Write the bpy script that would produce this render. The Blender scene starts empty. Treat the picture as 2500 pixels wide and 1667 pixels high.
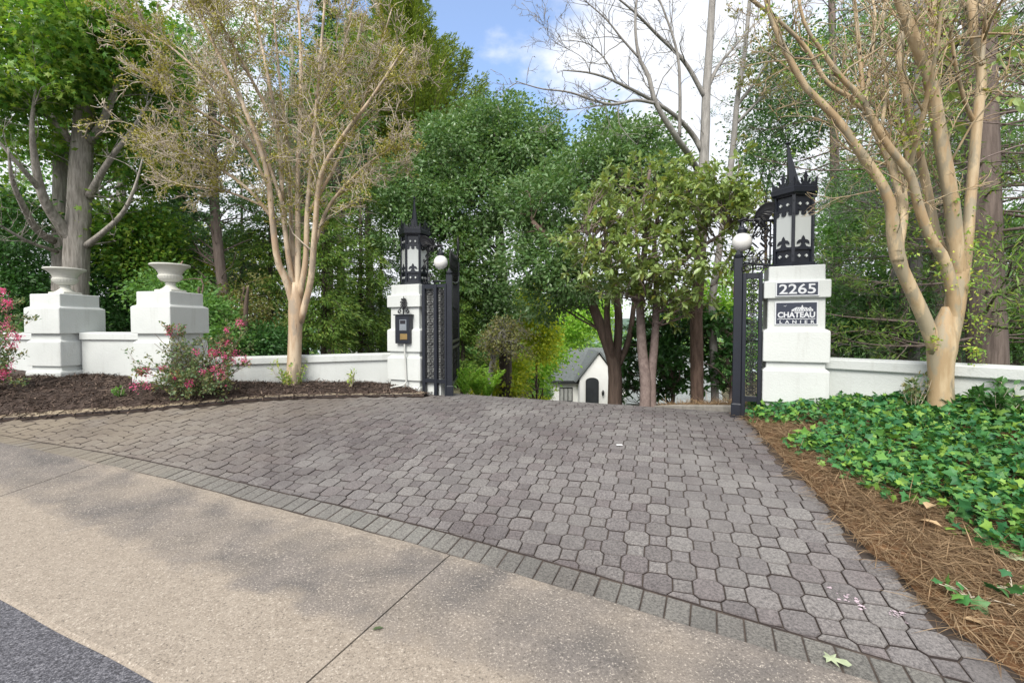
import bpy, math, random
import numpy as np
from mathutils import Vector, Matrix
R = math.radians
C = bpy.context.scene.collection
sc = bpy.context.scene
# ------------------------------------------------------------------ camera
FPX = 1111.0                       # focal length in pixels of the 2500 px wide photograph
CAMZ = 1.5
PITCH = R(1.7)
cam = bpy.data.cameras.new('camera')
camo = bpy.data.objects.new('camera', cam)
C.objects.link(camo)
camo.location = (0, 0, CAMZ)
camo.rotation_euler = (R(90) - PITCH, 0, 0)
cam.sensor_width = 36.0
cam.lens = 36.0 * FPX / 2500.0
cam.clip_start = 0.05
cam.clip_end = 4000
sc.camera = camo
# ------------------------------------------------------------------ exposure, sky, sun
sc.view_settings.view_transform = 'Standard'
sc.view_settings.look = 'None'
sc.view_settings.exposure = 0.92
sc.view_settings.gamma = 1.0
sc.cycles.max_bounces = 8
sc.cycles.diffuse_bounces = 4
sc.cycles.glossy_bounces = 2
sc.cycles.transmission_bounces = 4
sc.cycles.transparent_max_bounces = 4
sc.cycles.sample_clamp_indirect = 4.0
SUN_EL, SUN_AZ = R(44), R(200)
world = bpy.data.worlds.new('World')
sc.world = world
world.use_nodes = True
wt = world.node_tree
for n in list(wt.nodes): wt.nodes.remove(n)
def wn(t): return wt.nodes.new(t)
wo = wn('ShaderNodeOutputWorld'); bg = wn('ShaderNodeBackground'); bg.inputs['Strength'].default_value = 0.095
sky = wn('ShaderNodeTexSky'); sky.sky_type = 'NISHITA'; sky.sun_disc = False
sky.sun_elevation = SUN_EL; sky.sun_rotation = SUN_AZ; sky.air_density = 1.0; sky.dust_density = 0.6
tc = wn('ShaderNodeTexCoord')
ns = wn('ShaderNodeTexNoise'); ns.inputs['Scale'].default_value = 3.1; ns.inputs['Detail'].default_value = 9; ns.inputs['Roughness'].default_value = .55
mp = wn('ShaderNodeMapping'); mp.inputs['Scale'].default_value = (1, 1, 1.7); mp.inputs['Location'].default_value = (3.3, 1.1, .4)
wt.links.new(tc.outputs['Generated'], mp.inputs['Vector']); wt.links.new(mp.outputs['Vector'], ns.inputs['Vector'])
dp = wn('ShaderNodeVectorMath'); dp.operation = 'DOT_PRODUCT'
dv = Vector((-.10, 1, .57)).normalized(); dp.inputs[1].default_value = dv
nrm = wn('ShaderNodeVectorMath'); nrm.operation = 'NORMALIZE'
wt.links.new(tc.outputs['Generated'], nrm.inputs[0]); wt.links.new(nrm.outputs['Vector'], dp.inputs[0])
m1 = wn('ShaderNodeMapRange'); m1.inputs['From Min'].default_value = .925; m1.inputs['From Max'].default_value = .995
m1.inputs['To Min'].default_value = .22; m1.inputs['To Max'].default_value = -.13
wt.links.new(dp.outputs['Value'], m1.inputs['Value'])
ad = wn('ShaderNodeMath'); ad.operation = 'ADD'
wt.links.new(ns.outputs['Fac'], ad.inputs[0]); wt.links.new(m1.outputs['Result'], ad.inputs[1])
m2 = wn('ShaderNodeMapRange'); m2.interpolation_type = 'SMOOTHSTEP'
m2.inputs['From Min'].default_value = .43; m2.inputs['From Max'].default_value = .60; m2.inputs['To Min'].default_value = .16
wt.links.new(ad.outputs[0], m2.inputs['Value'])
mx = wn('ShaderNodeMix'); mx.data_type = 'RGBA'
mx.inputs[7].default_value = (6.1, 6.3, 6.7, 1)
wt.links.new(m2.outputs['Result'], mx.inputs[0]); sm = wn('ShaderNodeMix'); sm.data_type = 'RGBA'; sm.blend_type = 'MULTIPLY'; sm.inputs[0].default_value = 1; sm.inputs[7].default_value = (1.25, 1.5, 1.75, 1)
wt.links.new(sky.outputs['Color'], sm.inputs[6]); wt.links.new(sm.outputs[2], mx.inputs[6])
wt.links.new(mx.outputs[2], bg.inputs['Color']); wt.links.new(bg.outputs['Background'], wo.inputs['Surface'])
sun = bpy.data.lights.new('sun', 'SUN'); suno = bpy.data.objects.new('sun', sun); C.objects.link(suno)
sun.energy = 2.7; sun.angle = R(32); sun.color = (1, .95, .87)
sd = Vector((math.sin(SUN_AZ) * math.cos(SUN_EL), math.cos(SUN_AZ) * math.cos(SUN_EL), math.sin(SUN_EL)))
suno.rotation_euler = sd.to_track_quat('Z', 'Y').to_euler()

# ------------------------------------------------------------------ helpers: where things stand
def at(u, v, Y):
    """world point at photo pixel (u, v) at depth Y (metres north of the camera)"""
    a = (u - 1250) / FPX; b = -(v - 833.5) / FPX
    cy = math.cos(PITCH) + b * math.sin(PITCH); cz = -math.sin(PITCH) + b * math.cos(PITCH)
    k = Y / cy
    return np.array([a * k, Y, CAMZ + cz * k])
CA, SA = math.cos(R(23.8)), math.sin(R(23.8))
def st(s, t): return SA * s + CA * t, CA * s - SA * t      # s = distance from the street, t = along the gate line
def s_of(x, y): return SA * x + CA * y
def t_of(x, y): return CA * x - SA * y
def rise(t):
    """the street and the apron climb towards the far end of the mulch bed"""
    a = np.clip(-3.0 - np.asarray(t, float), 0, 20)
    return np.where(a < 1, .0275 * a * a, .055 * a - .0275)
def prof(s, t):
    """height of the paved drive"""
    s = np.asarray(s, float)
    k = np.clip((s - 2.5) / 3.8, 0, 1)
    z = .03 + .36 * (1 - (1 - k) ** 1.7)
    e = s - 6.3
    z = z - np.where(e > 0, np.where(e < .8, .13 * e * e, .0832 + .208 * (e - .8)), 0)
    z = z + rise(t) * (1 - .85 * np.clip((s - 4.6) / 1.6, 0, 1))
    return np.maximum(z, -5.3)
def drive_z(x, y): return float(prof(s_of(x, y), t_of(x, y)))
def hit(u, v, dz=0.0):
    """point of the paved drive seen at a photo pixel"""
    lo = None
    for Y in np.arange(1.0, 14, .02):
        p = at(u, v, Y)
        if p[2] <= drive_z(p[0], p[1]) + dz: return np.array([p[0], p[1], drive_z(p[0], p[1])])
    return p

# ------------------------------------------------------------------ helpers: meshes
class MB:
    """collects pieces of geometry and links them as ONE mesh object"""
    def __init__(s): s.v = []; s.f = []; s.n = 0; s.M = None
    def add(s, verts, faces):
        v = np.asarray(verts, float).reshape(-1, 3)
        if s.M is not None: v = v @ s.M[:3, :3].T + s.M[:3, 3]
        s.v.append(v)
        if isinstance(faces, np.ndarray): s.f.append(faces.astype(np.int64) + s.n)
        else:
            by = {}
            for f in faces: by.setdefault(len(f), []).append(f)
            for k, fs in by.items(): s.f.append(np.array(fs, np.int64) + s.n)
        s.n += len(v)
    def box(s, x0, x1, y0, y1, z0, z1, b=0.0):
        if b > 0:
            s.loft([(x0 + b, x1 - b, y0 + b, y1 - b, z0), (x0, x1, y0, y1, z0 + b), (x0, x1, y0, y1, z1 - b), (x0 + b, x1 - b, y0 + b, y1 - b, z1)], ch=b)
            return
        s.add([(x0, y0, z0), (x1, y0, z0), (x1, y1, z0), (x0, y1, z0), (x0, y0, z1), (x1, y0, z1), (x1, y1, z1), (x0, y1, z1)],
              [(0, 3, 2, 1), (4, 5, 6, 7), (0, 1, 5, 4), (1, 2, 6, 5), (2, 3, 7, 6), (3, 0, 4, 7)])
    def loft(s, rings, ch=0.0):
        """stack of axis-aligned rectangles with chamfered upright edges"""
        P = []
        for (x0, x1, y0, y1, z) in rings:
            c = ch
            P.append([(x0 + c, y0, z), (x1 - c, y0, z), (x1, y0 + c, z), (x1, y1 - c, z), (x1 - c, y1, z), (x0 + c, y1, z), (x0, y1 - c, z), (x0, y0 + c, z)])
        s.rings(P)
    def rings(s, P, cap=True):
        k = len(P[0]); n = len(P)
        v = [p for r in P for p in r]; f = []
        for i in range(n - 1):
            for j in range(k):
                a = i * k + j; b = i * k + (j + 1) % k
                f.append((a, b, b + k, a + k))
        if cap:
            f.append(tuple(range(k - 1, -1, -1))); f.append(tuple((n - 1) * k + j for j in range(k)))
        s.add(v, f)
    def lathe(s, prof_, n=32, cx=0, cy=0, flute=None):
        P = []
        for i, (r, z) in enumerate(prof_):
            ring = []
            for j in range(n):
                a = 2 * math.pi * j / n
                rr = r * (flute(i, a) if flute else 1)
                ring.append((cx + rr * math.cos(a), cy + rr * math.sin(a), z))
            P.append(ring)
        s.rings(P)
    def prism(s, poly, y0, y1):
        """polygon in the xz plane given thickness along y"""
        n = len(poly)
        v = [(x, y0, z) for x, z in poly] + [(x, y1, z) for x, z in poly]
        f = [tuple(range(n)), tuple(range(2 * n - 1, n - 1, -1))] + [(j, j + n, (j + 1) % n + n, (j + 1) % n) for j in range(n)]
        s.add(v, f)
    def tube(s, pts, rad, k=6):
        s.tubes([(np.asarray(pts, float), np.broadcast_to(np.asarray(rad, float), (len(pts),)))], k)
    def tubes(s, polys, k=5):
        by = {}
        for p, r in polys: by.setdefault(len(p), []).append((p, r))
        ang = np.arange(k) * 2 * math.pi / k
        for n, L in by.items():
            P = np.array([l[0] for l in L], float); Rr = np.array([l[1] for l in L], float)
            T = np.empty_like(P); T[:, 1:-1] = P[:, 2:] - P[:, :-2]; T[:, 0] = P[:, 1] - P[:, 0]; T[:, -1] = P[:, -1] - P[:, -2]
            T /= np.linalg.norm(T, axis=2, keepdims=True) + 1e-12
            m = len(P)
            ref = np.where(np.abs(T[:, :1, 2:3]) > .8, np.array([[[1., .13, 0]]]), np.array([[[0, 0, 1.]]]))
            # parallel-transport like frame from one reference per tube
            U = np.cross(T, np.broadcast_to(ref, T.shape)); bad = np.linalg.norm(U, axis=2) < .15
            if bad.any():
                U2 = np.cross(T, np.broadcast_to(np.array([[[.3, 1., .2]]]), T.shape)); U[bad] = U2[bad]
            U /= np.linalg.norm(U, axis=2, keepdims=True) + 1e-12
            for i in range(1, n):
                U[:, i] = U[:, i - 1] - (U[:, i - 1] * T[:, i]).sum(1, keepdims=True) * T[:, i]
                U[:, i] /= np.linalg.norm(U[:, i], axis=1, keepdims=True) + 1e-12
            V = np.cross(T, U)
            ring = P[:, :, None, :] + Rr[:, :, None, None] * (U[:, :, None, :] * np.cos(ang)[None, None, :, None] + V[:, :, None, :] * np.sin(ang)[None, None, :, None])
            v = ring.reshape(-1, 3)
            i = np.arange(n - 1)[:, None]; j = np.arange(k)[None, :]
            q = np.stack([i * k + j, i * k + (j + 1) % k, (i + 1) * k + (j + 1) % k, (i + 1) * k + j], -1).reshape(-1, 4)
            f = (q[None] + (np.arange(m) * n * k)[:, None, None]).reshape(-1, 4)
            caps = []
            base = (np.arange(m) * n * k)[:, None]
            s_n = s.n
            s.add(v, f)
            cap0 = base + np.arange(k)[::-1][None]; cap1 = base + (n - 1) * k + np.arange(k)[None]
            s.f.append(np.concatenate([cap0, cap1]).astype(np.int64) + s_n)
    def build(s, name, mat, parent=None, smooth=False, origin=None, kind=None, label=None, cat=None, group=None):
        if origin is None: origin = ORG.get(parent.name, np.zeros(3)) if parent is not None else np.zeros(3)
        origin = np.asarray(origin, float)
        me = bpy.data.meshes.new(name)
        V = np.concatenate(s.v) - origin
        me.vertices.add(len(V)); me.vertices.foreach_set('co', V.astype(np.float32).ravel())
        li = np.concatenate([f.ravel() for f in s.f]); ln = np.concatenate([np.full(len(f), f.shape[1]) for f in s.f])
        me.loops.add(len(li)); me.loops.foreach_set('vertex_index', li.astype(np.int32))
        me.polygons.add(len(ln)); me.polygons.foreach_set('loop_start', np.concatenate([[0], np.cumsum(ln)[:-1]]).astype(np.int32))
        me.polygons.foreach_set('use_smooth', np.full(len(ln), bool(smooth)))
        me.update(calc_edges=True)
        if smooth == 'auto':
            me.set_sharp_from_angle(angle=R(40))
        me.materials.append(mat)
        o = bpy.data.objects.new(name, me); C.objects.link(o)
        if parent is not None: o.parent = parent
        else: o.location = origin
        ORG[o.name] = origin
        tag(o, label, cat, group, kind)
        return o
ORG = {}
def tag(o, label=None, cat=None, group=None, kind=None):
    if label: o['label'] = label
    if cat: o['category'] = cat
    if group: o['group'] = group
    if kind: o['kind'] = kind
def thing(name, label, cat, loc, group=None, rz=0.0, local=False):
    """an Empty at the base of a thing; with local=True its parts are given in its own axes"""
    o = bpy.data.objects.new(name, None); C.objects.link(o)
    o.location = tuple(loc); o.rotation_euler = (0, 0, rz); o.empty_display_size = .1
    ORG[o.name] = np.zeros(3) if local else np.asarray(loc, float)
    tag(o, label, cat, group)
    return o

# ------------------------------------------------------------------ materials
def mat_new(name):
    m = bpy.data.materials.new(name); m.use_nodes = True
    nt = m.node_tree
    for n in list(nt.nodes): nt.nodes.remove(n)
    out = nt.nodes.new('ShaderNodeOutputMaterial'); p = nt.nodes.new('ShaderNodeBsdfPrincipled')
    nt.links.new(p.outputs[0], out.inputs[0])
    return m, nt, p, out
def ramp(nt, cols, pos=None, interp='LINEAR'):
    r = nt.nodes.new('ShaderNodeValToRGB'); e = r.color_ramp.elements; r.color_ramp.interpolation = interp
    while len(e) < len(cols): e.new(.5)
    for i, c in enumerate(cols):
        e[i].position = pos[i] if pos else i / max(1, len(cols) - 1)
        e[i].color = (*c, 1)
    return r
def noise(nt, scale, detail=4, rough=.55, vec=None, coord='Object', sc3=None):
    n = nt.nodes.new('ShaderNodeTexNoise'); n.inputs['Scale'].default_value = scale; n.inputs['Detail'].default_value = detail; n.inputs['Roughness'].default_value = rough
    t = nt.nodes.new('ShaderNodeTexCoord')
    if sc3:
        m = nt.nodes.new('ShaderNodeMapping'); m.inputs['Scale'].default_value = sc3
        nt.links.new(t.outputs[coord], m.inputs['Vector']); nt.links.new(m.outputs['Vector'], n.inputs['Vector'])
    else: nt.links.new(t.outputs[coord], n.inputs['Vector'])
    return n
def mixc(nt, fac, a, b, mode='MIX'):
    m = nt.nodes.new('ShaderNodeMix'); m.data_type = 'RGBA'; m.blend_type = mode
    for sock, val in ((m.inputs[0], fac), (m.inputs[6], a), (m.inputs[7], b)):
        if hasattr(val, 'links'): nt.links.new(val, sock)
        elif isinstance(val, (int, float)): sock.default_value = val
        else: sock.default_value = (*val, 1)
    return m.outputs[2]
def maprange(nt, val, a, b, c=0., d=1.):
    m = nt.nodes.new('ShaderNodeMapRange'); m.inputs['From Min'].default_value = a; m.inputs['From Max'].default_value = b
    m.inputs['To Min'].default_value = c; m.inputs['To Max'].default_value = d
    nt.links.new(val, m.inputs['Value']); return m.outputs['Result']
def bump(nt, p, h, strength=.5, dist=.01):
    b = nt.nodes.new('ShaderNodeBump'); b.inputs['Strength'].default_value = strength; b.inputs['Distance'].default_value = dist
    nt.links.new(h, b.inputs['Height']); nt.links.new(b.outputs[0], p.inputs['Normal'])
def mat_plain(name, col, rough=.5, metal=0., var=.15, scale=6., bmp=0., bscale=40., spec=.5):
    m, nt, p, _ = mat_new(name)
    n = noise(nt, scale, 5)
    c = mixc(nt, maprange(nt, n.outputs['Fac'], .3, .7), tuple(x * (1 - var) for x in col), tuple(min(1, x * (1 + var)) for x in col))
    nt.links.new(c, p.inputs['Base Color'])
    p.inputs['Roughness'].default_value = rough; p.inputs['Metallic'].default_value = metal; p.inputs['Specular IOR Level'].default_value = spec
    if bmp: bump(nt, p, noise(nt, bscale, 4).outputs['Fac'], bmp, .01)
    return m
def mat_leaf(name, cols, trans=.35, rough=.45, spec=.4):
    m, nt, p, out = mat_new(name)
    g = nt.nodes.new('ShaderNodeNewGeometry')
    r = ramp(nt, cols); nt.links.new(g.outputs['Random Per Island'], r.inputs['Fac'])
    nt.links.new(r.outputs['Color'], p.inputs['Base Color'])
    p.inputs['Roughness'].default_value = rough; p.inputs['Specular IOR Level'].default_value = spec
    t = nt.nodes.new('ShaderNodeBsdfTranslucent')
    nt.links.new(mixc(nt, 1.0, r.outputs['Color'], (1.5, 1.45, .8), 'MULTIPLY'), t.inputs['Color'])
    mx = nt.nodes.new('ShaderNodeMixShader'); mx.inputs[0].default_value = trans
    nt.links.new(p.outputs[0], mx.inputs[1]); nt.links.new(t.outputs[0], mx.inputs[2]); nt.links.new(mx.outputs[0], out.inputs[0])
    return m
def mat_bark(name, a, b, sc=(9, 9, 2.0), bmp=.8, scale=2.5, rough=.85):
    m, nt, p, _ = mat_new(name)
    n = noise(nt, scale, 7, .65, sc3=sc)
    n2 = noise(nt, 1.3, 4)
    c = mixc(nt, maprange(nt, n.outputs['Fac'], .35, .65), a, b)
    c = mixc(nt, maprange(nt, n2.outputs['Fac'], .35, .7, 0, .5), c, tuple((x + y) * .35 for x, y in zip(a, b)))
    nt.links.new(c, p.inputs['Base Color']); p.inputs['Roughness'].default_value = rough
    bump(nt, p, n.outputs['Fac'], bmp, .02)
    return m

def m_stucco():
    m, nt, p, _ = mat_new('white_stucco')
    n = noise(nt, 1.7, 5); n2 = noise(nt, 38, 6, .7); n3 = noise(nt, 110, 3)
    sz = nt.nodes.new('ShaderNodeNewGeometry')
    sep = nt.nodes.new('ShaderNodeSeparateXYZ'); nt.links.new(sz.outputs['Position'], sep.inputs[0])
    c = mixc(nt, maprange(nt, n.outputs['Fac'], .3, .72), (.50, .525, .515), (.57, .595, .585))
    st_ = noise(nt, 1.0, 6, .7, sc3=(7, 7, .8))
    c = mixc(nt, maprange(nt, st_.outputs['Fac'], .56, .76, 0, .45), c, (.33, .33, .30))
    nt.links.new(c, p.inputs['Base Color']); p.inputs['Roughness'].default_value = .7
    h = mixc(nt, .35, n2.outputs['Color'], n3.outputs['Color'])
    bump(nt, p, h, .7, .012)
    return m
def m_paver(name, cols, stain=True):
    m, nt, p, _ = mat_new(name)
    g = nt.nodes.new('ShaderNodeNewGeometry')
    r = ramp(nt, cols); nt.links.new(g.outputs['Random Per Island'], r.inputs['Fac'])
    n = noise(nt, 72, 4, .85, coord='Object'); n2 = noise(nt, .9, 5)
    c = mixc(nt, maprange(nt, n.outputs['Fac'], .38, .62), mixc(nt, 1., r.outputs['Color'], (.30, .29, .295), 'MULTIPLY'), mixc(nt, 1., r.outputs['Color'], (1.0, .985, .965), 'MULTIPLY'))
    c = mixc(nt, maprange(nt, n2.outputs['Fac'], .42, .7, 0, .45), c, (.175, .17, .165))
    if stain:
        # tan washed-out soil near the mulch bed and along the pine straw
        s = nt.nodes.new('ShaderNodeVectorMath'); s.operation = 'DOT_PRODUCT'; nt.links.new(g.outputs['Position'], s.inputs[0]); s.inputs[1].default_value = (CA, -SA, 0)
        n3 = noise(nt, 1.6, 5, .6)
        ad = nt.nodes.new('ShaderNodeMath'); ad.operation = 'MULTIPLY_ADD'; nt.links.new(n3.outputs['Fac'], ad.inputs[0]); ad.inputs[1].default_value = 2.4; nt.links.new(s.outputs['Value'], ad.inputs[2])
        f = maprange(nt, ad.outputs[0], -6.2, -2.6, .85, 0.)
        c = mixc(nt, f, c, mixc(nt, n.outputs['Fac'], (.13, .105, .075), (.27, .225, .165)))
    dk = noise(nt, .55, 4, .55)
    c = mixc(nt, maprange(nt, dk.outputs['Fac'], .46, .62, 0, .55), c, mixc(nt, 1., c, (.50, .455, .47), 'MULTIPLY'))
    if stain:       # worn pale patches by the gate and a rusty tint along the straw
        pl = noise(nt, .8, 4, .6, sc3=(1, 1, 1)); c = mixc(nt, maprange(nt, pl.outputs['Fac'], .58, .72, 0, .5), c, (.25, .24, .23))
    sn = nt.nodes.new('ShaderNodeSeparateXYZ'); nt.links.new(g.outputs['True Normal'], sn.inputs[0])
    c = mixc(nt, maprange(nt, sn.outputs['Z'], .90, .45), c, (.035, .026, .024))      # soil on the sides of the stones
    nt.links.new(c, p.inputs['Base Color']); p.inputs['Roughness'].default_value = .85
    bump(nt, p, n.outputs['Fac'], .5, .005)
    return m
def m_concrete():
    m, nt, p, _ = mat_new('washed_concrete')
    a = noise(nt, 85, 3, .8); b = noise(nt, 22, 5, .65); big = noise(nt, 1.15, 6, .55, sc3=(1, 1.25, 1)); big2 = noise(nt, 3.1, 5)
    c = mixc(nt, maprange(nt, b.outputs['Fac'], .3, .7), (.245, .205, .165), (.325, .278, .228))
    gp = nt.nodes.new('ShaderNodeNewGeometry'); sd_ = nt.nodes.new('ShaderNodeVectorMath'); sd_.operation = 'DOT_PRODUCT'
    nt.links.new(gp.outputs['Position'], sd_.inputs[0]); sd_.inputs[1].default_value = (SA, CA, 0)
    def mth(op, x, y, z=None):
        q = nt.nodes.new('ShaderNodeMath'); q.operation = op
        for i_, w_ in enumerate((x, y, z)):
            if w_ is None: continue
            if hasattr(w_, 'links'): nt.links.new(w_, q.inputs[i_])
            else: q.inputs[i_].default_value = w_
        return q.outputs[0]
    # grime left on the upper part of the apron, washed clean lower down where the gutter runs
    sw = mth('MULTIPLY_ADD', big2.outputs['Fac'], .55, sd_.outputs['Value']); sw = mth('MULTIPLY_ADD', b.outputs['Fac'], .10, sw)
    lo_ = maprange(nt, sw, 1.99, 2.12); hi_ = maprange(nt, sw, 2.86, 2.66)
    f = mth('MULTIPLY', mth('MULTIPLY', lo_, hi_), maprange(nt, big.outputs['Fac'], .36, .58, .30, 1.))
    c = mixc(nt, f, c, mixc(nt, maprange(nt, big2.outputs['Fac'], .35, .65), (.105, .096, .092), (.185, .163, .148)))
    c = mixc(nt, maprange(nt, a.outputs['Fac'], .57, .68, 0, .9), c, (.56, .50, .43))
    c = mixc(nt, maprange(nt, a.outputs['Fac'], .44, .32, 0, .9), c, (.06, .052, .045))
    nt.links.new(c, p.inputs['Base Color']); p.inputs['Roughness'].default_value = .9
    h = mixc(nt, .5, a.outputs['Color'], b.outputs['Color']); bump(nt, p, h, 1., .012)
    return m
def m_asphalt():
    m, nt, p, _ = mat_new('asphalt')
    a = noise(nt, 95, 3, .85)
    c = ramp(nt, [(.025, .025, .03), (.10, .10, .118), (.30, .295, .32)], [.36, .52, .68]); nt.links.new(a.outputs['Fac'], c.inputs['Fac'])
    nt.links.new(c.outputs['Color'], p.inputs['Base Color']); p.inputs['Roughness'].default_value = .9
    bump(nt, p, a.outputs['Fac'], .9, .01)
    return m
M = {}
M['stucco'] = m_stucco()
M['paver'] = m_paver('grey_paver', [(.19, .175, .178), (.25, .235, .235), (.165, .15, .153), (.215, .19, .193), (.275, .263, .257), (.23, .217, .213), (.19, .175, .175)])
M['border_paver'] = m_paver('border_paver', [(.20, .20, .185), (.25, .245, .225), (.22, .215, .20)])
M['edge_brick'] = m_paver('edge_brick', [(.50, .40, .26), (.56, .47, .33), (.44, .36, .25)], False)
M['joint'] = mat_plain('joint_soil', (.055, .042, .034), .95, var=.4, scale=12)
M['concrete'] = m_concrete(); M['asphalt'] = m_asphalt()
M['iron'] = mat_plain('painted_iron', (.011, .0135, .021), .35, 0., .15, 8, .05, 60)
M['iron_black'] = mat_plain('black_iron', (.008, .0085, .011), .4, 0., .2, 8, .1, 60)
M['milk'] = mat_plain('milk_glass', (.50, .53, .52), .25, 0., .02, 2)
M['opal'] = mat_plain('opal_globe', (.72, .72, .70), .18, 0., .01, 2)
M['sign'] = mat_plain('sign_navy', (.028, .034, .055), .35, 0., .08, 5)
M['sign_white'] = mat_plain('sign_white', (.55, .57, .60), .4, 0., .03, 5)
M['urn'] = mat_plain('urn_white', (.50, .50, .455), .6, 0., .07, 5, .25, 45)
M['pvc'] = mat_plain('white_conduit', (.48, .49, .47), .4, 0., .03, 5)
M['steel'] = mat_plain('brushed_steel', (.42, .45, .48), .3, .9, .1, 20)
M['brass'] = mat_plain('brass', (.55, .38, .16), .3, .9, .15, 20)
M['screen'] = mat_plain('dark_screen', (.012, .010, .014), .1, 0., .1, 5)
M['rust_rib'] = mat_plain('screen_button', (.25, .27, .30), .4)
M['mulchbed'] = mat_plain('mulch_soil', (.050, .034, .027), .95, 0., .45, 9, 1., 30)
M['mulch'] = mat_leaf('mulch_chips', [(.040, .027, .022), (.085, .060, .048), (.14, .102, .083), (.06, .042, .035), (.24, .18, .14)], 0.0, .9, .2)
M['straw'] = mat_leaf('pine_straw', [(.14, .083, .044), (.255, .17, .092), (.37, .265, .16), (.10, .06, .033), (.31, .215, .125)], .05, .8, .2)
M['strawbed'] = mat_plain('straw_mat', (.17, .085, .038), .95, 0., .45, 14, 1., 40)
M['soil'] = mat_plain('forest_floor', (.075, .065, .035), .95, 0., .5, 1.4, 1., 6)
# ------------------------------------------------------------------ terrain, road, gutter, drive
def terr(x, y):
    x = np.asarray(x, float); y = np.asarray(y, float)
    s = SA * x + CA * y; t = CA * x - SA * y
    near = prof(s, t) - .10
    far = .22 - .215 * np.clip(s - 6.6, 0, 100)
    h = np.where(s < 6.6, near, np.minimum(near, far))
    h = np.where((s >= 6.6) & ((t < -5.6) | (t > 1.9)), .30 - .125 * np.clip(s - 6.6, 0, 2) - .20 * np.clip(s - 8.6, 0, 100), h)
    h = np.maximum(h, -5.3)
    h = h - np.clip((y - 70) * .14, 0, 9)
    return h + .03 * np.sin(x * 1.3) * np.sin(y * .9) * np.clip((s - 8) / 5, 0, 1)
def tz(x, y): return float(terr(x, y))
g = MB()
xs = np.concatenate([np.linspace(-3000, -120, 10), np.linspace(-100, -16, 26), np.linspace(-15, 15, 101), np.linspace(16, 100, 26), np.linspace(120, 3000, 10)])
ys = np.concatenate([np.linspace(-400, -12, 8), np.linspace(-10, 22, 108), np.linspace(23, 75, 36), np.linspace(80, 160, 16)])
X, Y = np.meshgrid(xs, ys)
Z = terr(X, Y)
Z = np.where(SA * X + CA * Y < 2.4, -.05, Z)
nx, ny = len(xs), len(ys)
i, j = np.meshgrid(np.arange(ny - 1), np.arange(nx - 1), indexing='ij')
q = np.stack([i * nx + j, i * nx + j + 1, (i + 1) * nx + j + 1, (i + 1) * nx + j], -1).reshape(-1, 4)
g.add(np.stack([X, Y, Z], -1).reshape(-1, 3), q)
g.build('ground', M['soil'], smooth=True, kind='structure')
# lake and the wooded shore across it
M['lake'] = mat_plain('lake_water', (.22, .29, .35), .12, 0., .06, .02)
g = MB(); g.add([(-3000, 118, -11.6), (3000, 118, -11.6), (3000, 3000, -11.6), (-3000, 3000, -11.6)], [(0, 1, 2, 3)]); g.build('lake', M['lake'], kind='structure')
M['shore'] = mat_plain('shore_woods', (.07, .12, .085), .95, 0., .5, .05, 1., .1)
g = MB(); hx = np.linspace(-2500, 2500, 160); hy = np.linspace(700, 1500, 14)
HX, HY = np.meshgrid(hx, hy); rr = np.random.default_rng(3)
HZ = -12.5 + 46 * np.sin(np.clip((HY - 700) / 800, 0, 1) * np.pi / 2) ** .6 * (.75 + .25 * np.sin(HX * .004) + .1 * np.sin(HX * .013)) + rr.uniform(-2, 2, HX.shape) * (HY > 705)
i, j = np.meshgrid(np.arange(13), np.arange(159), indexing='ij')
g.add(np.stack([HX, HY, HZ], -1).reshape(-1, 3), np.stack([i * 160 + j, i * 160 + j + 1, (i + 1) * 160 + j + 1, (i + 1) * 160 + j], -1).reshape(-1, 4))
g.build('hills', M['shore'], smooth=True, kind='structure')

def sheet(name, A, B, mat, rows, zf=None, kind='structure'):
    """strip of ground between two polylines with the same number of points"""
    A = np.asarray(A, float); B = np.asarray(B, float); n = len(A); g = MB()
    k = np.linspace(0, 1, rows)[:, None, None]
    P = A[None] * (1 - k) + B[None] * k
    if zf is not None: P = zf(P, k)
    i, j = np.meshgrid(np.arange(rows - 1), np.arange(n - 1), indexing='ij')
    g.add(P.reshape(-1, 3), np.stack([i * n + j, i * n + j + 1, (i + 1) * n + j + 1, (i + 1) * n + j], -1).reshape(-1, 4))
    return g.build(name, mat, smooth=True, kind=kind), P
def resample(P, n):
    P = np.asarray(P, float); d = np.concatenate([[0], np.cumsum(np.linalg.norm(np.diff(P, axis=0), axis=1))])
    q = np.linspace(0, d[-1], n)
    return np.stack([np.interp(q, d, P[:, k]) for k in range(P.shape[1])], 1)
def curve(P, n):
    """Catmull-Rom through the points"""
    P = np.asarray(P, float); Q = np.concatenate([2 * P[:1] - P[1:2], P, 2 * P[-1:] - P[-2:-1]]); out = []
    for i in range(len(P) - 1):
        p0, p1, p2, p3 = Q[i:i + 4]
        for t in np.linspace(0, 1, 12, endpoint=False):
            out.append(.5 * ((2 * p1) + (-p0 + p2) * t + (2 * p0 - 5 * p1 + 4 * p2 - p3) * t * t + (-p0 + 3 * p1 - 3 * p2 + p3) * t ** 3))
    out.append(P[-1]); return resample(out, n)
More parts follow.
